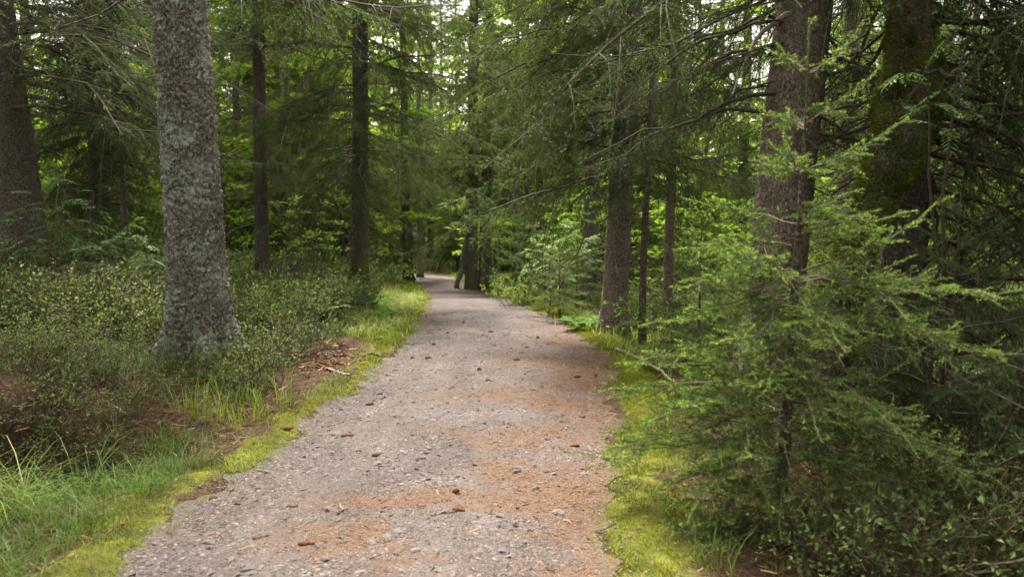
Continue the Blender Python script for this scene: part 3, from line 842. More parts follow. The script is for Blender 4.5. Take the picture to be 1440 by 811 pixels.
def blades(g, rng, x, y, ln, w, lean, tint, K=5):
    n = len(x); a = rng.uniform(0, 6.28, n)
    s = np.linspace(0, 1, K)[None, :, None]
    d = np.stack([np.cos(a), np.sin(a), 0 * a], 1)[:, None]
    L = ln[:, None, None]; le = lean[:, None, None]
    base = np.stack([x, y, H(x, y) - .01], 1)[:, None]
    pts = base + d * L * le * s ** 1.8 + np.array([0, 0, 1.]) * L * (s * (1 - .38 * le * s * s * 1.2))
    sd = np.stack([-np.sin(a), np.cos(a), 0 * a], 1)[:, None]
    wd = (w[:, None, None] * .5) * (1 - s ** 2 * .97)
    V = np.stack([pts - sd * wd, pts + sd * wd], 2)
    idx = np.arange(n * K * 2).reshape(n, K, 2)
    q = np.stack([idx[:, :-1, 0], idx[:, :-1, 1], idx[:, 1:, 1], idx[:, 1:, 0]], -1).reshape(-1, 4)
    g.add(V.reshape(-1, 3), q, 0, np.repeat(tint, K * 2))
g = Geo(); rng = np.random.default_rng(23)
def tufts(n_t, ysamp, side, off, per, ln, w, tint, spread=.05, lean=(.2, .9), mask=None):
    yy = ysamp(n_t)
    o = off[0] + (off[1] - off[0]) * rng.random(n_t)
    xx = xl(yy) - o if side < 0 else xr(yy) + o
    if mask is not None:
        k = mask(xx, yy); xx, yy = xx[k], yy[k]
    m = len(xx)
    i = np.repeat(np.arange(m), per)
    tl = rng.uniform(.55, 1.25, m); tc = rng.normal(0, .10, m)
    x = xx[i] + rng.normal(0, spread, len(i)); y = yy[i] + rng.normal(0, spread, len(i))
    blades(g, rng, x, y, rng.uniform(ln[0], ln[1], len(i)) * tl[i], rng.uniform(.6, 1.2, len(i)) * w, rng.uniform(lean[0], lean[1], len(i)), np.clip(tint + tc[i] + rng.normal(0, .10, len(i)) + (rng.random(len(i)) < .08) * .38, 0, 1))
U_ = lambda a, b, p=1.0: (lambda n: a + (b - a) * rng.random(n) ** p)
tufts(150, U_(2.7, 5.2), -1, (.30, 1.15), 24, (.08, .30), .0034, .26, .05, (.5, 1.5))          # long grass at the near verge
tufts(22, U_(3.2, 4.6), -1, (.7, 1.3), 12, (.28, .55), .0048, .56, .04, (.6, 1.5))
tufts(230, U_(2.6, 6.6), -1, (.0, .8), 10, (.03, .11), .0035, .60, .06)
tufts(14, U_(5.3, 6.3), -1, (.35, .95), 16, (.20, .42), .006, .66, .035, (.2, .8))
tufts(300, U_(6.2, 11.5), -1, (.0, .42), 8, (.03, .10), .0055, .68, .06)
tufts(520, U_(9.5, 20, 1.2), -1, (.08, 1.0), 12, (.07, .22), .011, .74, .10, (.4, 1.2))          # the bright grass at the bend
tufts(200, U_(10, 17), -1, (.5, 2.0), 9, (.10, .24), .009, .60, .10)
tufts(260, U_(18, 40), -1, (.2, 1.6), 10, (.08, .22), .020, .70, .15)
tufts(420, U_(2.6, 7.5), 1, (.02, .62), 8, (.025, .07), .003, .60, .05)
tufts(46, U_(3.4, 7.0), 1, (.35, .9), 14, (.10, .24), .0045, .38, .04)
tufts(620, U_(7.5, 20, 1.2), 1, (.12, 1.1), 11, (.06, .24), .008, .72, .08, (.3, 1.1))
tufts(300, U_(8.5, 15), 1, (1.2, 4.2), 10, (.12, .32), .009, .52, .12)
tufts(200, U_(20, 42), 1, (.1, 1.6), 9, (.15, .40), .022, .62, .15)
c_ = compact(g)
tag(obj('grass', make_mesh('grass', c_[0], c_[1], [M_GRASS], c_[2], False, {'tint': c_[3]})), kind='stuff')
print('grass done')

# ================================================================ TREES
def trunk_mesh(name, axis, rfun, zmax, mat, seed, zfine=4.2, seg=28, dz=.06, flare=.5, rough=.02, plates=0.0, zb=-.35):
    """A tapered trunk: axis(z)->x,y ; rfun(z) radius; buttressed foot; bark plates displaced in the mesh when plates > 0."""
    z1 = np.arange(zb, zfine, dz)
    z2 = np.linspace(zfine, zmax, max(4, int((zmax - zfine) / 1.2)))
    z = np.concatenate([z1, z2])
    th = np.arange(seg) * 2 * np.pi / seg
    Z, TH = np.meshgrid(z, th, indexing='ij')
    rng = np.random.default_rng(seed)
    r = rfun(Z)
    zz = np.maximum(Z, 0)
    k = rng.integers(4, 7); ph = rng.uniform(0, 6.28, 3)
    lob = .55 + .45 * np.cos(k * TH + ph[0] + .6 * np.sin(2 * TH + ph[1]))
    r = r * (1 + flare * np.exp(-zz / .22) * (.12 + 1.2 * lob ** 1.5) + .10 * flare * np.exp(-zz / .8))
    ax, ay = axis(Z)
    X, Y = r * np.cos(TH), r * np.sin(TH)
    r = r * (1 + rough * 2.5 * fbm(X * 3 + seed, Y * 3, Z * 1.2, 3, seed) + rough * fbm(X * 14, Y * 14, Z * 9, 2, seed + 5))
    if plates > 0:
        X, Y = r * np.cos(TH), r * np.sin(TH)
        wx = fbm(X * 20, Y * 20, Z * 20, 2, seed + 9) * .5
        d1, d2 = worley(X * 26 + wx, Y * 26 + wx, Z * 17 + wx, seed)
        e = np.clip((d2 - d1) * 2.2, 0, 1)
        n = fbm(X * 60, Y * 60, Z * 60, 2, seed + 3)
        r = r + plates * (sstep(0, .5, e) * (.4 + .9 * hash3(np.floor(X * 26), np.floor(Y * 26), np.floor(Z * 17), 4)) + .7 * n - .3) * (Z < zfine + .1)
    V = np.stack([ax + r * np.cos(TH), ay + r * np.sin(TH), Z], -1).reshape(-1, 3)
    nz = len(z); idx = np.arange(nz * seg).reshape(nz, seg)
    a = idx[:-1]; b = idx[1:]
    q = np.stack([a, np.roll(a, -1, 1), np.roll(b, -1, 1), b], -1).reshape(-1, 4)
    return make_mesh(name, V, [q], [mat], None, True)

def taper(r0, zt):
    return lambda z: np.maximum(r0 * (1 - np.clip(z, 0, zt) / zt) ** .85, .015)
def lean(lx, ly, wob=0.0, ph=0.0):
    return lambda z: (lx * np.asarray(z, float) + wob * np.sin(np.asarray(z, float) * .9 + ph), ly * np.asarray(z, float) + wob * .6 * np.cos(np.asarray(z, float) * .7 + ph))

def spruce(name, label, px, depth, wpx, mat, ht, seed, top_px=None, base=None, group=None, zc=3.0, Lmax=2.6, lod='mid', per_m=11, zdet=None, bare=.12, hang=.55, tint=(.24, .10), newg=.12,
           dead=(0.6, 2.8, 10, 1.2), flare=.5, plates=0.0, seg=28, dz=.06, dens=.9, az_block=None, upper=True, extra=None, wob=.01, cat='spruce tree', rough=.02):
    b = base if base is not None else on_ground(px, depth)
    lx = 0.0
    if top_px is not None:
        ztop = EYE + 280 / F * depth
        lx = ((top_px - 720) / F * depth - b[0]) / max(.5, (ztop - b[2]))
    ax0 = lean(lx, 0.0, wob, seed * 1.7)
    x00, y00 = ax0(0.0)
    ax = lambda z: (ax0(z)[0] - x00, ax0(z)[1] - y00)
    r0 = wpx / F * depth / 2
    root = thing(name, label, cat, tuple(b), group)
    obj('trunk', trunk_mesh('trunk', ax, taper(r0, ht), ht, mat, seed, EYE + .28 * depth + .6 - b[2], seg, dz, flare, rough, plates), root)
    rng = np.random.default_rng(seed + 500)
    g = Geo()
    zdet = zdet if zdet is not None else min(ht * .8, EYE + .36 * depth + 1.0 - b[2])
    def block(w, p=.85):
        if az_block is None: return w
        c, hw = az_block
        d = np.abs((w[1] - c + np.pi) % (2 * np.pi) - np.pi)
        k = ~((d < hw) & (rng.random(len(d)) < p))
        return tuple(v[k] for v in w)
    if zdet > zc:
        w = block(whorl_set(rng, ax, zc, zdet, ht, per_m, Lmax, .8, zc))
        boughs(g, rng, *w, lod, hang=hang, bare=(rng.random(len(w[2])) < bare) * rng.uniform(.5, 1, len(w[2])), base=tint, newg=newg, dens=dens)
    if dead:
        w = whorl_set(rng, ax, dead[0], dead[1], ht, dead[2], dead[3], .3, dead[0])
        k = len(w[2]); bb = np.ones(k)
        boughs(g, rng, w[0], w[1], w[2] * rng.uniform(.35, 1.1, k), w[3] - .08, w[4] * .6, w[5] * .3, 'back' if lod == 'back' else 'mid', hang=.35, bare=bb, r0=.007, dens=.55, lr=.34, wig=.2)
    if extra: extra(g, rng, b)
    if upper:
        w = block(whorl_set(rng, ax, max(zdet, zc), ht - .3, ht, 3.0, Lmax * .45, .7, zc), .6)
        boughs(g, rng, *w, 'coarse', hang=.35, base=tint, newg=newg, dens=.8)
    c_ = compact(g)
    obj('crown', make_mesh('crown', c_[0], c_[1], [M_TWIG, M_NEEDLE], c_[2], False, {'tint': c_[3]}), root)
    return root

def bough_list(lst):
    """Hand placed boughs: (origin, tip-ish azimuth deg, length, a, b, c, bare)."""
    A = np.array([l[0] for l in lst], float); B = np.array([l[1:] for l in lst], float)
    return A, np.radians(B[:, 0]), B[:, 1], B[:, 2], B[:, 3], B[:, 4], B[:, 5]

# --- the big lichen covered trunk on the left
def ex1(g, rng, b):
    A, az, L, a, bb, c, bare = bough_list([((.12, 0, 3.35), -12, 2.6, -.05, -.25, .12, .95), ((.1, .1, 3.7), 40, 2.4, -.1, -.3, .2, .5), ((-.1, .1, 3.5), 150, 2.4, -.1, -.3, .2, .7),
                                           ((-.15, 0, 3.9), 190, 2.2, .0, -.4, .2, .5), ((.1, .2, 4.0), 75, 2.6, -.05, -.4, .2, .3), ((.1, -.1, 4.3), -30, 2.4, .05, -.4, .2, .3)])
    boughs(g, rng, A, az, L, a, bb, c, 'mid', hang=.6, bare=bare, base=(.22, .1), newg=.1)
spruce('spruce_tree', 'big spruce trunk crusted with pale lichen at the left path edge', 278, 7.2, 76, B_LICHEN, 24, 1, 268, zc=4.4, Lmax=2.8, per_m=8, dead=(1.8, 3.4, 4, .30), flare=1.05, plates=.021, seg=220, dz=.0115, extra=ex1, wob=.0, az_block=(R(-60), R(70)))
# --- the wide dark trunk at the left edge
def ex4(g, rng, b):
    k = 26
    o = np.stack([np.full(k, .1), rng.uniform(-.2, .2, k), rng.uniform(2.2, 5.2, k)], 1)
    boughs(g, rng, o, rng.uniform(R(-55), R(40), k), rng.uniform(2.0, 4.0, k), rng.normal(-.05, .12, k), rng.normal(-.42, .12, k), rng.normal(.12, .05, k), 'mid', hang=.5, bare=rng.uniform(.1, .75, k), base=(.22, .1), newg=.10, r0=.007, wig=.16)
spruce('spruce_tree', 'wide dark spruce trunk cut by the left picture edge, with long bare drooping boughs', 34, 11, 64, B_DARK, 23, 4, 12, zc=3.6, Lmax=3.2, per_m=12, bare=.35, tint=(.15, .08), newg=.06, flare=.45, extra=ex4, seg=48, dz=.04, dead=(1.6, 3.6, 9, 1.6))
# --- slim dark one, then the moss footed one left of the bend
spruce('spruce_tree', 'slim straight dark spruce trunk between the lichen trunk and the path bend', 368, 14.2, 20, B_DARK, 21, 2, 373, zc=4.3, Lmax=2.0, per_m=11, flare=.35, dead=(1.0, 4.4, 16, 1.5), tint=(.26, .1), seg=32)
def ex3(g, rng, b):
    k = 24
    o = np.stack([np.full(k, .05), rng.uniform(-.1, .1, k), rng.uniform(2.0, 6.2, k)], 1)
    az = np.where(rng.random(k) < .7, rng.uniform(R(-75), R(30), k), rng.uniform(R(180), R(250), k))
    boughs(g, rng, o, az, rng.uniform(1.8, 3.3, k), rng.normal(.02, .12, k), rng.normal(-.5, .12, k), rng.normal(.2, .05, k), 'mid', hang=.9, bare=rng.uniform(0, .2, k), base=(.40, .12), newg=.22, r0=.008)
spruce('spruce_tree', 'spruce with a moss covered foot standing at the left of the path bend', 503, 14.3, 25, B_MOSSY, 22, 3, 513, zc=1.9, Lmax=2.7, per_m=13, flare=1.1, dead=(1.0, 2.4, 9, 1.4), tint=(.34, .12), newg=.16, hang=.8, seg=48, bare=.10, dens=.9, extra=ex3)
# --- right of the path
def ex5(g, rng, b):
    k = 34
    o = np.stack([np.full(k, -.05), rng.uniform(-.1, .1, k), rng.uniform(2.2, 5.2, k)], 1)
    boughs(g, rng, o, rng.uniform(R(130), R(262), k), rng.uniform(1.3, 2.6, k), rng.normal(.05, .12, k), rng.normal(-.5, .12, k), rng.normal(.18, .05, k), 'mid', hang=.8, bare=rng.uniform(0, .3, k), base=(.33, .12), newg=.18, r0=.008)
spruce('spruce_tree', 'brown trunked spruce at the right path edge, drooping boughs reaching over the gravel', 864, 9.8, 36, B_BROWN, 22, 5, 885, zc=2.0, Lmax=2.5, per_m=11, flare=.45, dead=(.9, 2.2, 8, 1.2), tint=(.30, .12), newg=.16, hang=.85, extra=ex5, seg=56, dz=.03, az_block=(R(-60), R(35)), plates=.006)
def ex6(g, rng, b):
    k = 22
    o = np.stack([rng.uniform(-.1, .1, k), np.full(k, -.1), rng.uniform(2.2, 4.2, k)], 1)
    az = np.where(rng.random(k) < .5, rng.uniform(R(150), R(215), k), rng.uniform(R(-40), R(40), k))
    boughs(g, rng, o, az, rng.uniform(1.0, 1.9, k), rng.normal(-.02, .12, k), rng.normal(-.5, .12, k), rng.normal(.12, .05, k), 'mid', hang=.9, bare=rng.uniform(.1, .6, k), base=(.16, .08), newg=.08, r0=.009)
spruce('spruce_tree', 'thick reddish brown spruce trunk behind the bright young spruce', 1082, 6.4, 82, B_BROWN, 24, 6, 1117, zc=3.3, Lmax=2.7, per_m=9, flare=.4, dead=(.8, 3.2, 9, 1.3), tint=(.17, .08), newg=.06, extra=ex6, seg=120, dz=.02, plates=.007, az_block=(R(-90), R(40)))
def ex8(g, rng, b):
    k = 46
    o = np.stack([rng.uniform(-.1, .1, k), np.full(k, -.08), rng.uniform(.9, 4.3, k)], 1)
    az = rng.uniform(R(-80), R(60), k)
    boughs(g, rng, o, az, rng.uniform(1.0, 2.5, k), rng.normal(-.1, .14, k), rng.normal(-.5, .14, k), rng.normal(.10, .05, k), 'mid', hang=.9, bare=rng.uniform(.25, 1.0, k), base=(.12, .07), newg=.05, r0=.009, wig=.2)
spruce('spruce_tree', 'grey lichened spruce trunk behind the mossy leaning trunk', 1278, 6.4, 62, B_GREY, 23, 8, 1262, zc=3.0, Lmax=2.9, per_m=12, flare=.4, dead=(.6, 3.0, 14, 1.5), tint=(.13, .07), newg=.05, extra=ex8, seg=90, dz=.025, plates=.006, bare=.3)
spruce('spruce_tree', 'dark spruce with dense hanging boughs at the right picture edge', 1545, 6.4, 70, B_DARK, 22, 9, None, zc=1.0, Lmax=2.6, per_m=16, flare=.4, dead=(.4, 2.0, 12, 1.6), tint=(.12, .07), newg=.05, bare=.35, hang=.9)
spruce('spruce_tree', 'thin curved dark trunk close beside the brown trunked spruce', 906, 9.2, 11, B_DARK, 9, 10, 902, zc=2.0, Lmax=1.1, per_m=8, flare=.2, dead=(.5, 2.0, 8, .7), tint=(.2, .1), wob=.05)
spruce('spruce_tree', 'slender brown trunk set back between the brown spruce and the young spruce', 940, 11.5, 15, B_BROWN, 15, 12, 946, zc=2.3, Lmax=1.6, per_m=11, flare=.25, dead=(.5, 2.3, 10, 1.0), tint=(.22, .1))
spruce('spruce_tree', 'grey spruce half hidden behind the rowan sapling', 829, 16, 24, B_GREY, 20, 13, 838, zc=2.6, Lmax=2.2, per_m=10, flare=.3, lod='mid', dead=(.6, 2.6, 12, 1.3), tint=(.32, .12), newg=.15)
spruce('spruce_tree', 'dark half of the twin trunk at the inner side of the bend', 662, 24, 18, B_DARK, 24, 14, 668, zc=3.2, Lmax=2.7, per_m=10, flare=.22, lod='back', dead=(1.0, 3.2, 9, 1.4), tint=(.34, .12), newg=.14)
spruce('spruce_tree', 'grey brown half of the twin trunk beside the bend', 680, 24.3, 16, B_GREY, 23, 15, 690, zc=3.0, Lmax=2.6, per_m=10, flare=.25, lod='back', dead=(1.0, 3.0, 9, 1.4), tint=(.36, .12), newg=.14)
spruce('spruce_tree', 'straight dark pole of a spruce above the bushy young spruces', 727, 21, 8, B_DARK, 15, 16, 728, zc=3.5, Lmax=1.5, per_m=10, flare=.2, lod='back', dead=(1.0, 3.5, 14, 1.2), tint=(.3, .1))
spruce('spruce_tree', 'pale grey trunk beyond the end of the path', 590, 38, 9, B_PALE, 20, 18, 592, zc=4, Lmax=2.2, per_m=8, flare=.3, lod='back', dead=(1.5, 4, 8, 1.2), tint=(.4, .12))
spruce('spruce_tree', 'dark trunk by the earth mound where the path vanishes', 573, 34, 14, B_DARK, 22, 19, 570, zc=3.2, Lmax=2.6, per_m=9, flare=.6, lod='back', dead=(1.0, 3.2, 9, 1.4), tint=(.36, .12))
spruce('spruce_tree', 'thin dark pole behind the left bilberry bank', 178, 13, 9, B_DARK, 14, 20, 172, zc=1.6, Lmax=1.5, per_m=14, flare=.2, dead=(.4, 2.4, 10, 1.0), tint=(.2, .09))
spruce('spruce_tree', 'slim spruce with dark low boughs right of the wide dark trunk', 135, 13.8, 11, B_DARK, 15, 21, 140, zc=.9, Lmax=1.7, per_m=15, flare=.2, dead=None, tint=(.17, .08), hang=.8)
print('foreground trees done')

# --- leaning birch with a mossy foot and the pale dead pole by the twin trunk
def pole(name, label, p0, p1, r0, r1, mat, cat, bend=.05, twig=0, seed=0, part=None):
    p0, p1 = np.array(p0, float), np.array(p1, float)
    s = np.linspace(0, 1, 14)[:, None]
    rng = np.random.default_rng(seed)
    L = np.linalg.norm(p1 - p0)
    bv = rng.normal(0, 1, 3) * bend * L
    pts = (p1 - p0) * s + bv * np.sin(s * np.pi) + rng.normal(0, .006, (14, 3)) * L ** .5 * (s > 0)
    g = Geo(); tubes(g, pts[None], (r0 + (r1 - r0) * s[:, 0])[None], 9, 0)
    if twig:
        u = rng.uniform(.15, .95, twig); p, T = along(pts[None], np.zeros(twig, int), u)
        d = unit(T * .5 + rng.normal(0, .7, (twig, 3))); ln = L * rng.uniform(.06, .25, twig)
        s2 = np.linspace(0, 1, 5)[None, :, None]
        tw = p[:, None] + d[:, None] * ln[:, None, None] * s2 + rng.normal(0, .05, (twig, 1, 3)) * ln[:, None, None] * s2 ** 2 + rng.normal(0, .012, (twig, 5, 3)) * (s2 > 0) * ln[:, None, None]
        tubes(g, tw, (.30 * r0 * rng.uniform(.5, 1, twig))[:, None] * (1 - .8 * s2[..., 0]) + .001, 5, 0)
    c_ = compact(g)
    me = make_mesh(name, c_[0], c_[1], [mat], c_[2], True)
    o = obj(name, me, None, tuple(p0))
    return tag(o, label, cat)
b = on_ground(640, 25)
pole('birch_tree', 'pale lichened birch stem leaning against the twin trunk', b - np.array([0, 0, .15]), P(652, 215, 25), .09, .05, B_PALE, 'birch tree', .03, 10, 3)
b = on_ground(613, 45)
pole('dead_pole', 'pale dead pole tilting over the end of the path', b, P(648, 303, 45), .07, .035, M_DEADWOOD, 'dead tree', .02, 3, 4)

# --- the mossy leaning trunk
def mossy_trunk():
    D = 5.9
    ctrl = np.array([P(1130, 640, D), P(1165, 520, D), P(1188, 410, D - .1), P(1215, 310, D - .1), P(1262, 205, D - .1), P(1284, 120, D), P(1286, 20, D), P(1270, -160, D + .1), P(1250, -420, D + .2)])
    s = np.linspace(0, len(ctrl) - 1, 220)
    pts = np.stack([np.interp(s, np.arange(len(ctrl)), ctrl[:, k]) for k in range(3)], 1)
    ker = np.ones(25) / 25
    pts = np.stack([np.convolve(np.pad(pts[:, k], 12, 'edge'), ker, 'valid') for k in range(3)], 1)
    base = pts[0].copy(); base[2] = float(H(base[0], base[1])); 
    pts = pts - base
    root = thing('leaning_tree', 'old leaning trunk thickly coated in yellow green moss behind the young spruce', 'mossy tree', tuple(base))
    rad = np.interp(s, [0, 1, 2, 3, 4, 5, 6, 8], [.20, .15, .11, .11, .20, .19, .12, .09])
    g = Geo(); tubes(g, pts[None], rad[None], 40, 0)
    V, Fc, Mi, T = compact(g)
    dv = unit(V - np.repeat(pts, 40, 0))
    V = V + dv * (fbm(V[:, 0] * 5, V[:, 1] * 5, V[:, 2] * 5, 4, 7)[:, None] * .09)
    obj('trunk', make_mesh('trunk', V, Fc, [B_DARK], None, True), root)
    rng = np.random.default_rng(5)
    n = 90000
    k = rng.integers(0, len(V), n)
    p = V[k] + rng.normal(0, .012, (n, 3)); d = dv[k]
    w = p + base
    cover = fbm(w[:, 0] * 3, w[:, 1] * 3, w[:, 2] * 3, 3, 12) + .35 * d[:, 2] + .25 * np.exp(-((w[:, 2] - (EYE + .45)) / .5) ** 2) - .15 * (w[:, 2] > EYE + 1.1)
    q = cover > -.06; p, d, cover = p[q], d[q], cover[q]; n = len(p)
    dd = unit(d + rng.normal(0, .6, (n, 3)) - np.array([0, 0, .25])); ln = rng.uniform(.012, .034, n)
    wv = unit(np.cross(dd, rng.normal(size=(n, 3)))) * .0045
    W = np.stack([p - wv - d * .004, p + wv - d * .004, p + dd * ln[:, None]], 1).reshape(-1, 3)
    tn = np.clip(.66 + .9 * fbm(p[:, 0] * 6, p[:, 1] * 6, p[:, 2] * 6, 3, 3) + rng.normal(0, .1, n), 0, 1)
    obj('moss_coat', make_mesh('moss_coat', W, [np.arange(n * 3).reshape(-1, 3)], [M_MOSSCOAT], None, False, {'tint': np.repeat(tn, 3)}), root)
    # broken dead limbs on it
    lg = Geo(); k = 16
    i = rng.integers(40, 200, k)
    az = rng.uniform(R(100), R(380), k); L = rng.uniform(.4, 1.3, k)
    boughs(lg, rng, pts[i], az, L, rng.normal(0, .25, k), rng.normal(-.3, .2, k), rng.normal(.1, .1, k), 'mid', hang=.4, bare=np.ones(k), r0=.014, dens=.5, wig=.25, lr=.35)
    c_ = compact(lg)
    obj('limb', make_mesh('limb', c_[0], c_[1], [M_TWIG, M_NEEDLE], c_[2], False, {'tint': c_[3]}), root)
mossy_trunk()

# --- young spruces
def young_spruce(name, label, base, ht, Lmax, seed, lod='near', per=14, tint=(.30, .10), newg=.55, hang=.22, r0=.03, group=None, dead_low=0.0, z0=.12, mats=(M_TWIG_Y, M_NEEDLE_Y), lx=0.0, cat='young spruce', dens=.9, extra=None, a0=.1, lr=.42):
    root = thing(name, label, cat, tuple(base), group)
    ax = lean(lx, 0, .01, seed)
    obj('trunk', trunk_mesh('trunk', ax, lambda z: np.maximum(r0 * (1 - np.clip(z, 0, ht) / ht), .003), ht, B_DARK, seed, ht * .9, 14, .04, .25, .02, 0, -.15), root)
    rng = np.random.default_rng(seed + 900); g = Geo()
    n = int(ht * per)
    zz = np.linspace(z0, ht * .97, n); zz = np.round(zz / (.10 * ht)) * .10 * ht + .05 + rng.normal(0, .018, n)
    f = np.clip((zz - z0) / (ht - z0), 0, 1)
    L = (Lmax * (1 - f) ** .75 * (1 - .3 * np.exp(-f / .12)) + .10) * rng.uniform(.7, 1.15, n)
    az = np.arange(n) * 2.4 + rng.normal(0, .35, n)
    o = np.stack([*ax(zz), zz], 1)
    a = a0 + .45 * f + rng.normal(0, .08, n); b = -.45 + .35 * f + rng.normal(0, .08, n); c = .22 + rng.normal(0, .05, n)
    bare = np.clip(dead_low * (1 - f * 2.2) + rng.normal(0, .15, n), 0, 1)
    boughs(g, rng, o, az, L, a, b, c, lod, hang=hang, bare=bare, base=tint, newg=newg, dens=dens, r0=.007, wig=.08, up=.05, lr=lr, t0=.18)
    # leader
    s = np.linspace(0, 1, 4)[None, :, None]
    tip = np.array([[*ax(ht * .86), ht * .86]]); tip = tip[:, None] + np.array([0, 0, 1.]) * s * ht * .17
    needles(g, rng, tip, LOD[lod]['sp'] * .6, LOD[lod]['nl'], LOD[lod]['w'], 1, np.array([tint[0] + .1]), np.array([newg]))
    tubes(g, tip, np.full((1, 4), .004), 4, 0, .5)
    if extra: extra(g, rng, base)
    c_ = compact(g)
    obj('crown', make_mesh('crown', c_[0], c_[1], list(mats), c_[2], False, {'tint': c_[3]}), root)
    return root
ys1 = on_ground(1113, 4.15)
def exy(g, rng, b):
    lst = []
    z = lambda py, D=4.15: EYE + ray(720, py)[2] * D - b[2]
    for (py, az, L, a, bb, c) in ((345, 172, .62, .10, -.25, .1), (330, 8, .55, .15, -.2, .1), (380, 200, .70, .05, -.3, .15), (420, 185, .82, .02, -.35, .15), (400, -8, 1.15, .02, -.22, .2), (395, 12, .95, .05, -.2, .15), (470, 188, .95, -.02, -.3, .15), (440, -20, 1.15, -.03, -.3, .2),
                                  (520, 205, .95, -.05, -.3, .15), (540, 178, 1.0, -.1, -.35, .15), (560, -35, 1.1, -.1, -.3, .1), (590, 215, .9, -.1, -.4, .15), (620, 250, .75, -.1, -.4, .15), (500, 262, .8, -.1, -.35, .15), (470, 240, .75, -.02, -.35, .15), (600, -60, .9, -.15, -.4, .15), (430, 280, .7, 0, -.3, .15), (640, 180, .8, -.1, -.3, .1), (575, 192, 1.2, -.05, -.3, .15), (610, 172, 1.1, -.05, -.3, .1), (660, 205, 1.0, -.08, -.3, .1), (690, 225, .85, -.05, -.3, .1), (680, 260, .8, -.05, -.3, .1), (640, -25, 1.1, -.05, -.3, .1), (530, 170, 1.05, 0, -.3, .15)):
        lst.append(((0, 0, z(py)), az, L, a, bb, c, .0))
    A, az, L, a, bb, c, bare = bough_list(lst)
    boughs(g, rng, A, az, L, a, bb, c, 'near', hang=.10, bare=bare, base=(.40, .1), newg=.85, r0=.006, wig=.08, up=.06, t0=.15)
    # grey lifeless low boughs hanging in a tangle
    k = 26
    o = np.stack([np.zeros(k), np.zeros(k), rng.uniform(.35, 1.35, k)], 1)
    boughs(g, rng, o, rng.uniform(R(-100), R(235), k), rng.uniform(.4, .95, k), rng.normal(-.05, .15, k), rng.normal(-.35, .12, k), rng.normal(.15, .06, k), 'near', hang=.22, bare=rng.uniform(.35, .9, k), base=(.30, .08), newg=.3, r0=.004, wig=.09, woodt=.9)
young_spruce('young_spruce', 'young spruce with bright new shoots leaning into the gravel path on the right', ys1, 2.55, 1.02, 31, 'near', 15, (.36, .1), .75, .18, .040, dead_low=.25, lx=.018, extra=exy)
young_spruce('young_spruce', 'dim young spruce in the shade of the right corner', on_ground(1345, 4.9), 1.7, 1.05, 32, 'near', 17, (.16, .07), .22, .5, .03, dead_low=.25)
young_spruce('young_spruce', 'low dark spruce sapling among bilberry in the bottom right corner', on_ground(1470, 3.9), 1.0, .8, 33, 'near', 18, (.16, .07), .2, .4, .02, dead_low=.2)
young_spruce('young_spruce', 'bushy dark green young spruce right of the twin trunk', on_ground(738, 15.5), 1.75, 1.0, 34, 'mid', 22, (.42, .1), .3, .15, .03)
young_spruce('young_spruce', 'small feathery spruce in front of the rowan sapling', on_ground(788, 11.6), 1.15, .65, 35, 'mid', 24, (.46, .1), .3, .12, .02)
young_spruce('young_spruce', 'young spruce tucked behind the bright bilberry bush', on_ground(768, 14.5), 1.5, .8, 36, 'mid', 22, (.38, .1), .3, .15, .03)
young_spruce('young_spruce', 'young spruce beside the foot of the grey half hidden trunk', on_ground(812, 13.2), 1.5, .8, 37, 'mid', 20, (.38, .1), .25, .2, .03)
young_spruce('young_spruce', 'spindly young spruce between the brown trunk and the bright young spruce', on_ground(985, 7.6), 1.5, .75, 38, 'mid', 18, (.30, .1), .3, .3, .02)
print('young spruces done')

# --- broadleaved saplings
def rowan_leaf(g, rng, p, d, ln, tint, mat=1, pairs=6, lw=.26):
    """Pinnate leaves: a rachis with paired leaflets; p (n,3) base, d (n,3) direction."""
    n = len(p); z = np.array([0, 0, 1.])
    s = np.linspace(0, 1, 5)[None, :, None]
    R_ = p[:, None] + d[:, None] * ln[:, None, None] * s - z * ln[:, None, None] * .28 * s ** 2
    tubes(g, R_, np.full((n, 5), .0012), 3, 0, .6)
    i = np.repeat(np.arange(n), pairs * 2 + 1)
    u = np.tile(np.concatenate([np.repeat(np.linspace(.22, .92, pairs), 2), [1.0]]), n)
    sg = np.tile(np.concatenate([np.tile([1., -1.], pairs), [0]]), n)
    q, T = along(R_, i, u)
    S = unit(np.cross(T, z)) * sg[:, None]
    dd = unit(T * np.where(sg == 0, 1, .45)[:, None] + S * .9 - z * .18 + rng.normal(0, .08, (len(i), 3)))
    L = ln[i] * .30 * np.where(sg == 0, 1, .75 + .5 * np.sin(u * 3.0)) * rng.uniform(.85, 1.1, len(i))
    leaf_quads(g, rng, q, dd, L, L * lw * 1.3, mat, np.clip(tint[i] + rng.normal(0, .06, len(i)), 0, 1), .15)

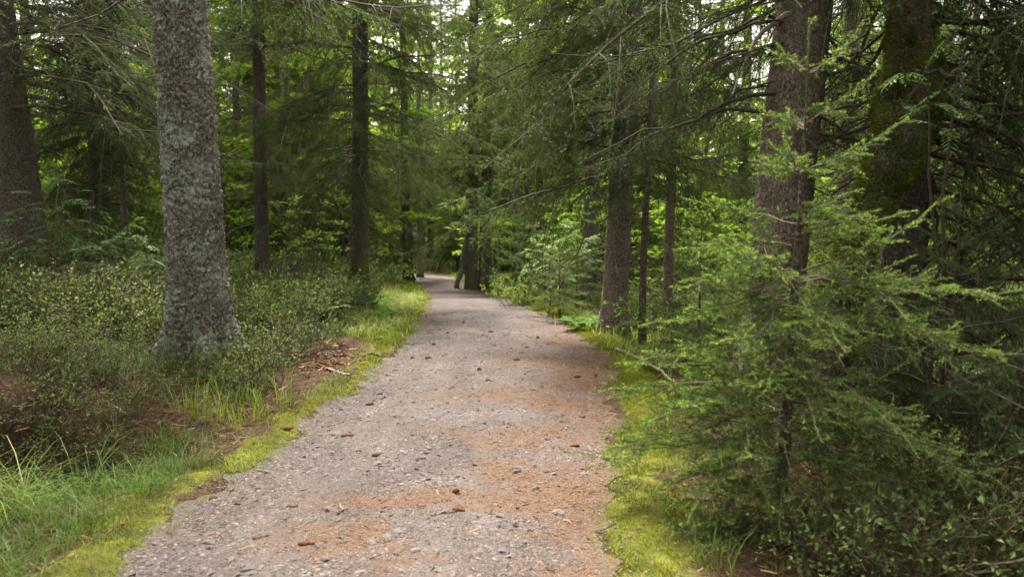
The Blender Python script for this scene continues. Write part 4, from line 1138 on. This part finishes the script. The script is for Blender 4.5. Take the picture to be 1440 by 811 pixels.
def sapling(name, label, base, stems, leafn, kind, seed, lsize, mats, tint=.5, group=None, cat='sapling', leaf_lo=.35, spread=.8, nbr=9, layer=.3):
    """stems: list of (dx, dy, height) tip offsets."""
    rng = np.random.default_rng(seed); g = Geo(); z = np.array([0, 0, 1.])
    st = np.array(stems, float); n = len(st); s = np.linspace(0, 1, 9)[None, :, None]
    pts = st[:, None, :] * np.array([1, 1, 0]) * s ** 1.3 + z * st[:, None, 2:3] * s + rng.normal(0, .02, (n, 9, 3)) * (s > 0) * st[:, None, 2:3] ** .5
    tg = Geo()
    tubes(tg, pts, (.006 * st[:, 2:3] + .004) * (1 - .8 * s[..., 0]), 7, 0)
    i = np.repeat(np.arange(n), nbr); u = np.tile(np.linspace(leaf_lo, .98, nbr), n) + rng.normal(0, .03, n * nbr)
    p, T = along(pts, i, np.clip(u, .05, .99))
    a = np.arange(len(i)) * 2.4 + rng.normal(0, .4, len(i))
    d = unit(np.stack([np.cos(a), np.sin(a), rng.normal(.25, .2, len(i))], 1))
    bl = spread * (1.15 - u) * rng.uniform(.6, 1.2, len(i)) + .08
    s2 = np.linspace(0, 1, 6)[None, :, None]
    br = p[:, None] + d[:, None] * bl[:, None, None] * s2 - z * bl[:, None, None] * .2 * s2 ** 2 + rng.normal(0, .02, (len(i), 6, 3)) * (s2 > 0)
    tubes(g, br, (.0035 * bl + .002)[:, None] * (1 - .7 * s2[..., 0]), 4, 0, .5)
    k = rng.integers(0, len(i), leafn); uu = rng.random(leafn) ** .6
    q, T2 = along(br, k, uu)
    tb = rng.normal(0, .13, len(i))
    if kind == 'rowan':
        dd = unit(T2 * .6 + rng.normal(0, .6, (leafn, 3)) * np.array([1, 1, .35]))
        rowan_leaf(g, rng, q, dd, lsize * rng.uniform(.7, 1.15, leafn), np.clip(tint + tb[k], 0, 1))
    else:
        dd = unit(T2 * .5 + rng.normal(0, .7, (leafn, 3)) * np.array([1, 1, layer]))
        q = q + rng.normal(0, lsize * .5, (leafn, 3)) * np.array([1, 1, .3])
        leaf_quads(g, rng, q, dd, lsize * rng.uniform(.6, 1.2, leafn), lsize * .6 * rng.uniform(.8, 1.1, leafn), 1, np.clip(tint + tb[k] + rng.normal(0, .08, leafn), 0, 1))
    root = thing(name, label, cat, tuple(base), group)
    c_ = compact(tg); obj('trunk', make_mesh('trunk', c_[0], c_[1], [mats[0]], c_[2], True), root)
    c_ = compact(g); obj('crown', make_mesh('crown', c_[0], c_[1], list(mats), c_[2], False, {'tint': c_[3]}), root)
    return root
RW = (M_STEM, M_ROWAN); BL = (M_STEM, M_LEAF)
sapling('rowan_sapling', 'rowan sapling with a forked stem beside the wide dark trunk', on_ground(70, 9.6), [(.25, 0, 1.55), (.55, .1, 1.35), (-.15, 0, 1.3), (.05, .3, 1.7)], 110, 'rowan', 41, .20, RW, .30, nbr=8, spread=.75)
sapling('rowan_sapling', 'low rowan sapling left of the lichen trunk, behind the bilberry', on_ground(165, 9.2), [(.2, 0, 1.2), (-.2, .1, 1.05), (.35, .1, .9)], 80, 'rowan', 42, .18, RW, .30, nbr=7, spread=.6)
sapling('rowan_sapling', 'rowan with pale leaves stretching over the path from the twin trunk', on_ground(700, 20), [(-.6, 0, 2.75), (-1.2, -.2, 2.55), (-.2, .1, 3.2), (.3, .2, 2.6)], 190, 'rowan', 43, .24, RW, .75, nbr=7, spread=1.0, leaf_lo=.55)
sapling('rowan_sapling', 'pale leaved rowan sapling right of the path before the grey trunk', on_ground(772, 12.6), [(.1, 0, 1.75), (.35, .1, 1.4), (-.25, 0, 1.1), (.6, 0, 1.25)], 130, 'rowan', 44, .18, RW, .72, nbr=8, spread=.6)
sapling('rowan_sapling', 'slender rowan with grey green leaves in front of the mossy leaning trunk', on_ground(1335, 5.0), [(-.10, -.15, 2.75), (-.33, -.2, 2.5)], 22, 'rowan', 45, .15, (M_TWIG, M_ROWAN), .36, nbr=5, spread=.38, leaf_lo=.84)
sapling('beech_sapling', 'small leafy sapling at the foot of the brown trunked spruce', on_ground(885, 9.3), [(-.15, -.1, .5), (.2, -.1, .45), (.05, 0, .55)], 130, 'leaf', 46, .075, BL, .45, nbr=6, spread=.35)
sapling('beech_sapling', 'light green leafy sapling behind the small feathery spruce', on_ground(815, 14.2), [(0, 0, 2.2), (.4, 0, 1.9), (-.4, .1, 1.8)], 900, 'leaf', 47, .085, BL, .62, nbr=9, spread=.9)
sapling('beech_sapling', 'fresh green sapling left of the moss footed spruce', on_ground(440, 15.2), [(0, 0, 2.2), (.4, 0, 1.9), (-.5, .1, 1.8)], 900, 'leaf', 48, .085, BL, .60, nbr=9, spread=1.0)

# --- ferns
def fern(label, base, seed, fr=9, L=.5, tint=.55):
    rng = np.random.default_rng(seed); g = Geo(); z = np.array([0, 0, 1.])
    az = np.arange(fr) * 2 * np.pi / fr + rng.normal(0, .25, fr); ln = L * rng.uniform(.7, 1.1, fr)
    s = np.linspace(0, 1, 8)[None, :, None]
    h = np.stack([np.cos(az), np.sin(az), 0 * az], 1)[:, None]
    pts = h * ln[:, None, None] * s + z * ln[:, None, None] * (.95 * s - .75 * s ** 2)
    tubes(g, pts, np.full((fr, 8), .003) * (1 - .7 * s[..., 0]), 3, 0, .5)
    m = 16; i = np.repeat(np.arange(fr), m * 2); u = np.tile(np.repeat(np.linspace(.15, .98, m), 2), fr); sg = np.tile([1., -1.], fr * m)
    q, T = along(pts, i, u); S = unit(np.cross(T, z)) * sg[:, None]
    pl = ln[i] * .30 * np.sin(np.clip(u * 1.1 + .1, 0, 1) ** .7 * np.pi) + .01
    d = unit(S + T * .35 - z * .1)
    s2 = np.linspace(0, 1, 2)[None, :, None]
    leaf_quads(g, rng, q, d, pl, pl * .34, 1, np.clip(tint + rng.normal(0, .08, len(i)), 0, 1), .1)
    c_ = compact(g)
    o = obj('fern', make_mesh('fern', c_[0], c_[1], [M_STEM, M_FERN], c_[2], False, {'tint': c_[3]}), None, tuple(base))
    return tag(o, label, 'fern')
fern('feathery fern at the foot of the moss footed spruce', on_ground(512, 12.6), 1, 9, .55)
fern('fern with broad fronds nearer the gravel than its neighbour fern', on_ground(535, 11.6), 2, 9, .48, .62)
fern('pale green fern beside the bright grass at the bend', on_ground(528, 13.6), 3, 10, .5, .75)
fern('fern left of the brown trunked spruce on the right verge', on_ground(822, 10.3), 4, 9, .45, .45)
for j_ in range(16):
    y_ = RNG.uniform(9.5, 19); sd_ = j_ % 3
    x_ = float(xl(y_)) - RNG.uniform(1.0, 4.5) if sd_ else float(xr(y_)) + RNG.uniform(1.0, 3.5)
    f_ = fern('small fern growing among the bilberry of the middle distance', np.array([x_, y_, float(H(x_, y_)) + .12]), 60 + j_, 8, RNG.uniform(.35, .55), RNG.uniform(.4, .7))
    f_['group'] = 'ferns among the bilberry'
fern('fern behind the brown trunked spruce foot', on_ground(905, 10.6), 6, 9, .45, .45)

# --- single bilberry bushes that stand out
def bush(label, base, seed, hgt, rad, stems, leaves, ll, tint, name='bilberry_bush', cat='bush'):
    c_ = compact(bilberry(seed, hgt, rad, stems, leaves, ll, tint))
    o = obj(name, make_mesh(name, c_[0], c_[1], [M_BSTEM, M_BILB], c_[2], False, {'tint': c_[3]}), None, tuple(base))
    return tag(o, label, cat)
bush('rounded bilberry bush right of the lichen trunk foot', on_ground(398, 9.1), 201, .58, .46, 70, 2000, .024, .55)
bush('yellow green rounded bush at the right verge below the bushy young spruce', on_ground(728, 14), 202, .55, .50, 40, 900, .040, .95)
bush('low bilberry bush at the front foot of the lichen trunk', on_ground(330, 6.5), 203, .30, .42, 50, 1100, .019, .45)
bush('bilberry bush on the soil in front of the lichen trunk', on_ground(262, 6.1), 204, .28, .40, 46, 950, .019, .36)
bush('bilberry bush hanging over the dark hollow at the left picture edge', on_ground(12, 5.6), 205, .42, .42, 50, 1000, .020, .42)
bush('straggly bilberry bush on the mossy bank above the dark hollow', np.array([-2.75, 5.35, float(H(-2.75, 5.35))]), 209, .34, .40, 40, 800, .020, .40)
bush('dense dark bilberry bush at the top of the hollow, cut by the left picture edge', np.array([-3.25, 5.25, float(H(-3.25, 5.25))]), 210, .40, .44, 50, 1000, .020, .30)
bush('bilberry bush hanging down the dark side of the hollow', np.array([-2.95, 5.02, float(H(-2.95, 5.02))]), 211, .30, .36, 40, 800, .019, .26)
bush('bilberry bush on the bare soil left of the lichen trunk', on_ground(175, 6.4), 206, .36, .38, 40, 800, .020, .36)
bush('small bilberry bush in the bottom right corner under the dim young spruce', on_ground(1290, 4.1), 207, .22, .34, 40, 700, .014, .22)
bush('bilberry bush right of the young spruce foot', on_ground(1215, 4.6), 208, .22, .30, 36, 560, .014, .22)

# --- stump, fallen logs, sticks
def stump(label, base, h, r, seed):
    rng = np.random.default_rng(seed); seg = 24
    z = np.linspace(-.1, h, 14); th = np.arange(seg) * 2 * np.pi / seg
    Z, TH = np.meshgrid(z, th, indexing='ij')
    rr = r * (1 + .5 * np.exp(-np.maximum(Z, 0) / .08) + .12 * np.cos(4 * TH + 1)) * (1 + .12 * fbm(np.cos(TH) * 3, np.sin(TH) * 3, Z * 4, 3, seed))
    Zt = Z + (Z > h * .8) * .25 * h * fbm(np.cos(TH) * 2.5, np.sin(TH) * 2.5, 0 * Z, 2, seed + 2)
    V = np.stack([rr * np.cos(TH), rr * np.sin(TH), Zt], -1).reshape(-1, 3)
    idx = np.arange(len(z) * seg).reshape(len(z), seg); a, b_ = idx[:-1], idx[1:]
    q = np.stack([a, np.roll(a, -1, 1), np.roll(b_, -1, 1), b_], -1).reshape(-1, 4)
    V = np.concatenate([V, [[0, 0, h * .8]]]); top = idx[-1]
    t = np.stack([top, np.roll(top, -1), np.full(seg, len(V) - 1)], 1)
    return tag(obj('tree_stump', make_mesh('tree_stump', V, [q, t], [B_DARK], None, True), None, tuple(base)), label, 'stump')
stump('broken dark stump right of the slim dark trunk', on_ground(411, 13.2), .55, .08, 3)
stump('low rotten stump left of the moss footed spruce', on_ground(470, 13.4), .30, .16, 4)
def log(name, label, a, b, r0, r1, mat, seed, twig=0, bend=.04):
    a, b = np.array(a, float), np.array(b, float)
    return pole(name, label, a, b, r0, r1, mat, 'fallen wood', bend, twig, seed)
def gpt(px, d, up=.02):
    p = on_ground(px, d); p[2] += up; return p
log('fallen_branch', 'bleached branch lying along the right verge beside the moss', gpt(868, 8.4, .03), gpt(955, 6.9, .05), .018, .009, M_DEADWOOD, 1, 9)
log('fallen_branch', 'short bleached stick sticking up from the right verge', gpt(905, 7.6, .0), gpt(925, 7.4, .30), .014, .006, M_DEADWOOD, 2, 3)
log('fallen_log', 'rotten log lying behind the mossy leaning trunk', gpt(1195, 7.6, .22), gpt(1420, 6.8, .50), .13, .09, B_MOSSY, 3, 5)
log('fallen_branch', 'pale broken stick leaning in the shade on the right', gpt(1325, 5.6, .25), P(1305, 450, 5.5), .012, .007, M_DEADWOOD, 4, 0)
log('fallen_branch', 'thin brown branch lying low in the bottom right corner', gpt(1330, 4.0, .12), gpt(1440, 3.9, .10), .010, .005, M_TWIG_Y, 5, 4)
log('fallen_branch', 'dry stick on the soil between lichen trunk and near grass', gpt(150, 5.4), gpt(235, 5.0), .012, .006, M_DEADWOOD, 6, 2)
log('fallen_branch', 'pale split stick beside the wood chips at the left verge', gpt(455, 7.5), gpt(490, 7.1), .014, .008, M_DEADWOOD, 7, 0)
log('fallen_branch', 'grey curved branch among the ferns left of the bend', gpt(395, 13.5, .05), P(412, 335, 13.5), .022, .010, M_DEADWOOD, 8, 3)
log('dead_branch', 'pale crooked dead branch hooked across the thick reddish brown trunk', P(1030, 133, 6.0), P(1112, 18, 6.27), .007, .024, M_DEADWOOD, 11, 3, .12)

# earth mound at the end of the path
def mound(label, base, r, h, seed):
    n = 48; th = np.linspace(0, 2 * np.pi, n, endpoint=False); rr = np.linspace(0, 1, 16)
    RR, TH = np.meshgrid(rr, th, indexing='ij')
    X = RR * r * np.cos(TH); Y = RR * r * .7 * np.sin(TH)
    Z = h * (1 - RR ** 2) ** 1.2 + fbm(X * 1.5, Y * 1.5, 0, 4, seed) * .25 * h - .15
    V = np.stack([X, Y, Z], -1).reshape(-1, 3); idx = np.arange(16 * n).reshape(16, n); a, b_ = idx[:-1], idx[1:]
    q = np.stack([a, np.roll(a, -1, 1), np.roll(b_, -1, 1), b_], -1).reshape(-1, 4)
    return tag(obj('earth_mound', make_mesh('earth_mound', V, [q], [M_GROUND], None, True, {'moss': np.full(len(V), .34), 'green': np.full(len(V), .52)}), None, tuple(base)), label, 'mound')
mound('reddish earth mound of an uprooted tree where the path vanishes', on_ground(598, 47), 2.2, .9, 3)

# --- spruce cones on the path
def cone_mesh(seed, L=.10, r=.0145):
    rng = np.random.default_rng(seed); nz, seg = 26, 16
    t = np.linspace(0, 1, nz); th = np.arange(seg) * 2 * np.pi / seg
    Tt, TH = np.meshgrid(t, th, indexing='ij')
    prof = np.sin(np.clip(Tt * .96 + .02, 0, 1) ** .8 * np.pi) ** .55
    sc = np.abs(np.sin(TH * 2.5 + Tt * 20)) * np.abs(np.sin(-TH * 1.5 + Tt * 33))
    rr = r * prof * (.82 + .35 * sc)
    bend = rng.normal(0, .006)
    V = np.stack([(Tt - .5) * L, rr * np.cos(TH) + bend * np.sin(Tt * np.pi), rr * np.sin(TH)], -1).reshape(-1, 3)
    idx = np.arange(nz * seg).reshape(nz, seg); a, b_ = idx[:-1], idx[1:]
    q = np.stack([a, np.roll(a, -1, 1), np.roll(b_, -1, 1), b_], -1).reshape(-1, 4)
    return make_mesh('spruce_cone', V, [q], [M_CONE], None, False)
CM = [cone_mesh(1, .092, .0125), cone_mesh(2, .070, .0125), cone_mesh(3, .046, .0125)]
CONES = [(488, 615, 0, 8, 'reddish spruce cone at the left side of the near gravel, above the litter streak'), (433, 770, 0, 4, 'long spruce cone at the bottom on the orange litter streak'), (362, 759, 2, 30, 'short dark spruce cone near the bottom left gravel edge'),
         (413, 716, 2, 12, 'stubby spruce cone on grey gravel above the long bottom cone'), (808, 631, 1, 15, 'orange brown spruce cone by the right needle litter'), (520, 571, 1, 10, 'spruce cone on plain gravel up the left side of the path'),
         (528, 643, 2, 35, 'small spruce cone on gravel left of the big litter patch'), (645, 722, 1, -12, 'dark spruce cone just below the big litter patch'), (641, 694, 2, 30, 'small reddish cone at the left tip of the big litter patch'),
         (404, 606, 0, 3, 'spruce cone lying in the moss at the left gravel edge'), (602, 505, 1, 8, 'spruce cone in the middle of the path at half distance'), (726, 508, 1, -10, 'spruce cone alone on the gravel right of the half distance cone'),
         (812, 532, 1, 12, 'spruce cone on brown needles before the right moss strip'), (300, 705, 2, 40, 'spruce cone at the edge of the near left grass'), (674, 522, 2, 5, None), (686, 537, 2, 20, None), (695, 487, 2, -20, None), (690, 468, 1, 8, None),
         (741, 490, 2, 10, None), (580, 506, 2, 30, None), (534, 556, 2, -15, None), (838, 531, 2, 60, None), (610, 486, 2, 0, None), (756, 477, 2, 14, None), (652, 455, 2, 30, None), (618, 465, 2, -30, None)]
for (px, py, kind, rz, lab) in CONES:
    p = ground_hit(px, py)
    o = obj('spruce_cone', CM[kind], None, (p[0], p[1], p[2] + .016))
    o.rotation_euler = (random.uniform(0, 6), 0, R(rz) + random.choice((0, math.pi)))
    tag(o, lab or 'tiny spruce cone scattered on the middle stretch of the gravel path', 'spruce cone', 'spruce cones lying on the path')

# ================================================================ BACKGROUND FOREST
def proto_spruce(seed, ht, r0, zc, Lmax, mat, tint, newg, per_m=9):
    rng = np.random.default_rng(seed); ax = lean(rng.normal(0, .008), 0, .02, seed)
    tm = trunk_mesh('trunk', ax, taper(r0, ht), ht, mat, seed, 7, 14, .25, .4, .03)
    g = Geo()
    w = whorl_set(rng, ax, zc, min(9.5, ht * .55), ht, per_m, Lmax, 1.5, zc)
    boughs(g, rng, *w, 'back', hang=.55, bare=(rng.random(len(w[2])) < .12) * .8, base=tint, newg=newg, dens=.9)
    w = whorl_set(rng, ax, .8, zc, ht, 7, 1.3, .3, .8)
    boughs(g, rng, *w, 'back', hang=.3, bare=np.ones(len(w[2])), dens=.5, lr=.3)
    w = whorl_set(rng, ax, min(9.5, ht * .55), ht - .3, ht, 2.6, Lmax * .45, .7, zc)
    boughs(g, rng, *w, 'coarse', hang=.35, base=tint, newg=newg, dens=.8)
    c_ = compact(g)
    return tm, make_mesh('crown', c_[0], c_[1], [M_TWIG, M_NEEDLE], c_[2], False, {'tint': c_[3]})
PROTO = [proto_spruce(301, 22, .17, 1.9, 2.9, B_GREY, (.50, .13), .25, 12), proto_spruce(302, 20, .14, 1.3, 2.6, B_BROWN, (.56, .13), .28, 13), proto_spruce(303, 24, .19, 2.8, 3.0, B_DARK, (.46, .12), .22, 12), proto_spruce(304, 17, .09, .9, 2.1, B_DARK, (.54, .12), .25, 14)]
def mk_proto_tree(k, label, group):
    t = thing('spruce_tree', label, 'spruce tree', (0, 0, 0), group)
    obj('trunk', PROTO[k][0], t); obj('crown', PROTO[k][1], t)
    return t
FG = [(o.location.x, o.location.y) for o in COL.objects if o.parent is None and o.type == 'EMPTY' and 'tree' in o.name]
rng = np.random.default_rng(77)
placed = list(FG); first = {}
LAB = {0: ('background spruces left of the path', 'spruce in the far forest left of the path, one of many alike'), 1: ('background spruces right of the path', 'spruce in the far forest right of the path, one of many alike'), 2: ('spruces closing the view beyond the bend', 'spruce closing the view straight beyond the path bend, one of many alike')}
def put(x, y, k, sc, rz):
    zone = 2 if (y > 44 and abs(x + 3.5 - (y - 44) * .05) < 7) else (0 if x < float(xl(y)) else 1)
    grp, lab = LAB[zone]
    loc = (x, y, float(H(x, y)) - .1)
    if k not in first:
        t = mk_proto_tree(k, lab, grp); first[k] = t
        t.location = loc; t.rotation_euler = (0, 0, rz); t.scale = (sc,) * 3
    else:
        dup(first[k], loc, rz, sc, lab, grp)
n_bg = 0
for _ in range(6000):
    if n_bg >= 135: break
    y = 15 + 75 * rng.random() ** 1.15
    x = rng.uniform(-1, 1) * (y * .80 + 3)
    if float(xl(y)) - 1.6 < x < float(xr(y)) + 1.6 and y < 60: continue
    # keep the lane over the path open to the light
    if y < 24 and -.24 * y < x < .10 * y + .4: continue
    if y < 46 and float(xl(y)) - 2.4 < x < float(xr(y)) + 2.4: continue
    if any((x - a) ** 2 + (y - b_) ** 2 < (2.3 if y < 40 else 2.0) ** 2 for a, b_ in placed): continue
    placed.append((x, y)); n_bg += 1
    put(x, y, int(rng.integers(0, 4)), rng.uniform(.8, 1.2), rng.uniform(0, 6.28))
for _ in range(6000):
    if n_bg >= 215: break
    y = rng.uniform(52, 112); x = rng.uniform(-1, 1) * (y * .66 + 3)
    if any((x - a) ** 2 + (y - b_) ** 2 < 2.2 ** 2 for a, b_ in placed): continue
    placed.append((x, y)); n_bg += 1
    put(x, y, int(rng.integers(0, 4)), rng.uniform(.9, 1.25), rng.uniform(0, 6.28))
for (x, y) in ((-7.6, 27), (2.9, 28), (-8.8, 33), (3.4, 34.5), (-9.6, 39), (2.4, 40), (-8.5, 56), (4.4, 47), (7.2, 25), (6.0, 31), (5.3, 12.8), (7.4, 17.5)):
    put(x, y, int(rng.integers(0, 2)), rng.uniform(1.0, 1.25), rng.uniform(0, 6.28))
# trees added beside and behind the walker to cast shade into the picture
for (x, y) in ((-5.9, 2.2), (6.0, 2.0)):
    put(x, y, 2, 1.1, rng.uniform(0, 6.28))
for (x, y) in ((-6.5, 3), (-8, 7.5), (5.2, 1.0), (7.5, 4.5), (6.8, 9.5), (-4.5, -3), (4.2, -4), (10, 12), (-11, 13), (-9.5, 0), (-4.0, .2), (1.9, -2.6), (-3.0, -4.5), (3.6, -7)):
    put(x, y, int(rng.integers(0, 3)), rng.uniform(.9, 1.15), rng.uniform(0, 6.28))

# broadleaved understorey in the light between the trunks
SAPS = []
for k in range(3):
    SAPS.append(sapling('beech_sapling', 'fresh green leafy sapling in the far understorey, one of many alike', (0, 0, 0), [(0, 0, 3.4), (.8, .2, 2.9), (-.8, .3, 2.8), (.2, -.7, 3.1), (-.3, .8, 2.5)], 1500, 'leaf', 400 + k, .15, BL, .78, 'leafy saplings between the far trunks', nbr=12, spread=1.5, leaf_lo=.2))
spots = []
for _ in range(3000):
    if len(spots) >= 95: break
    y = 15 + 40 * rng.random(); x = rng.uniform(-1, 1) * (y * .66 + 1)
    if float(xl(y)) - 1.8 < x < float(xr(y)) + 2.0: continue
    if x > .25 * y and rng.random() < .5: continue
    if any((x - a) ** 2 + (y - b_) ** 2 < 2.0 for a, b_ in spots): continue
    spots.append((x, y))
for j, (x, y) in enumerate(spots):
    loc = (x, y, float(H(x, y)) - .05); sc = rng.uniform(.55, 1.25); rz = rng.uniform(0, 6.28)
    if j < 3:
        SAPS[j].location = loc; SAPS[j].rotation_euler = (0, 0, rz); SAPS[j].scale = (sc,) * 3
    else:
        dup(SAPS[j % 3], loc, rz, sc)
TALL = []
for k in range(2):
    TALL.append(sapling('beech_tree', 'tall bright green leafy tree between the far trunks, one of many alike', (0, 0, 0), [(0, 0, 10.5), (1.6, .4, 9.0), (-1.7, .3, 8.6), (.3, -1.5, 9.4), (-.4, 1.6, 7.8)], 5200, 'leaf', 430 + k, .19, BL, .74, 'bright leafy trees between the far trunks', 'broadleaf tree', nbr=16, spread=2.3, leaf_lo=.15, layer=.35))
spots = []
for _ in range(3000):
    if len(spots) >= 84: break
    y = 21 + 50 * rng.random(); x = rng.uniform(-1, 1) * (y * .62 + 1) if len(spots) > 36 else rng.uniform(-.30, .10) * y
    if float(xl(y)) - 2.2 < x < float(xr(y)) + 2.2: continue
    if x > .28 * y and rng.random() < .6: continue
    if any((x - a) ** 2 + (y - b_) ** 2 < 6.0 for a, b_ in spots): continue
    spots.append((x, y))
for j, (x, y) in enumerate(spots):
    loc = (x, y, float(H(x, y)) - .05); sc = rng.uniform(.8, 1.4) * (1.35 if -.32 * y < x < .12 * y else 1); rz = rng.uniform(0, 6.28)
    if j < 2:
        TALL[j].location = loc; TALL[j].rotation_euler = (0, 0, rz); TALL[j].scale = (sc,) * 3
    else:
        dup(TALL[j % 2], loc, rz, sc)
# young spruces far back
yb = young_spruce('young_spruce', 'low bushy spruce in the far undergrowth, one of many alike', (0, 0, 0), 1.9, 1.0, 55, 'back', 18, (.5, .1), .3, .15, .03, group='low spruces between the far trunks')
spots = []
for _ in range(3000):
    if len(spots) >= 50: break
    y = 15 + 35 * rng.random(); x = rng.uniform(-1, 1) * (y * .66 + 1)
    if float(xl(y)) - 1.4 < x < float(xr(y)) + 1.4: continue
    if any((x - a) ** 2 + (y - b_) ** 2 < 1.6 for a, b_ in spots): continue
    spots.append((x, y))
for j, (x, y) in enumerate(spots):
    loc = (x, y, float(H(x, y)) - .05); sc = rng.uniform(.6, 1.4); rz = rng.uniform(0, 6.28)
    if j == 0:
        yb.location = loc; yb.scale = (sc,) * 3
    else:
        dup(yb, loc, rz, sc)
print('objects', len(COL.objects), 'bg', n_bg)
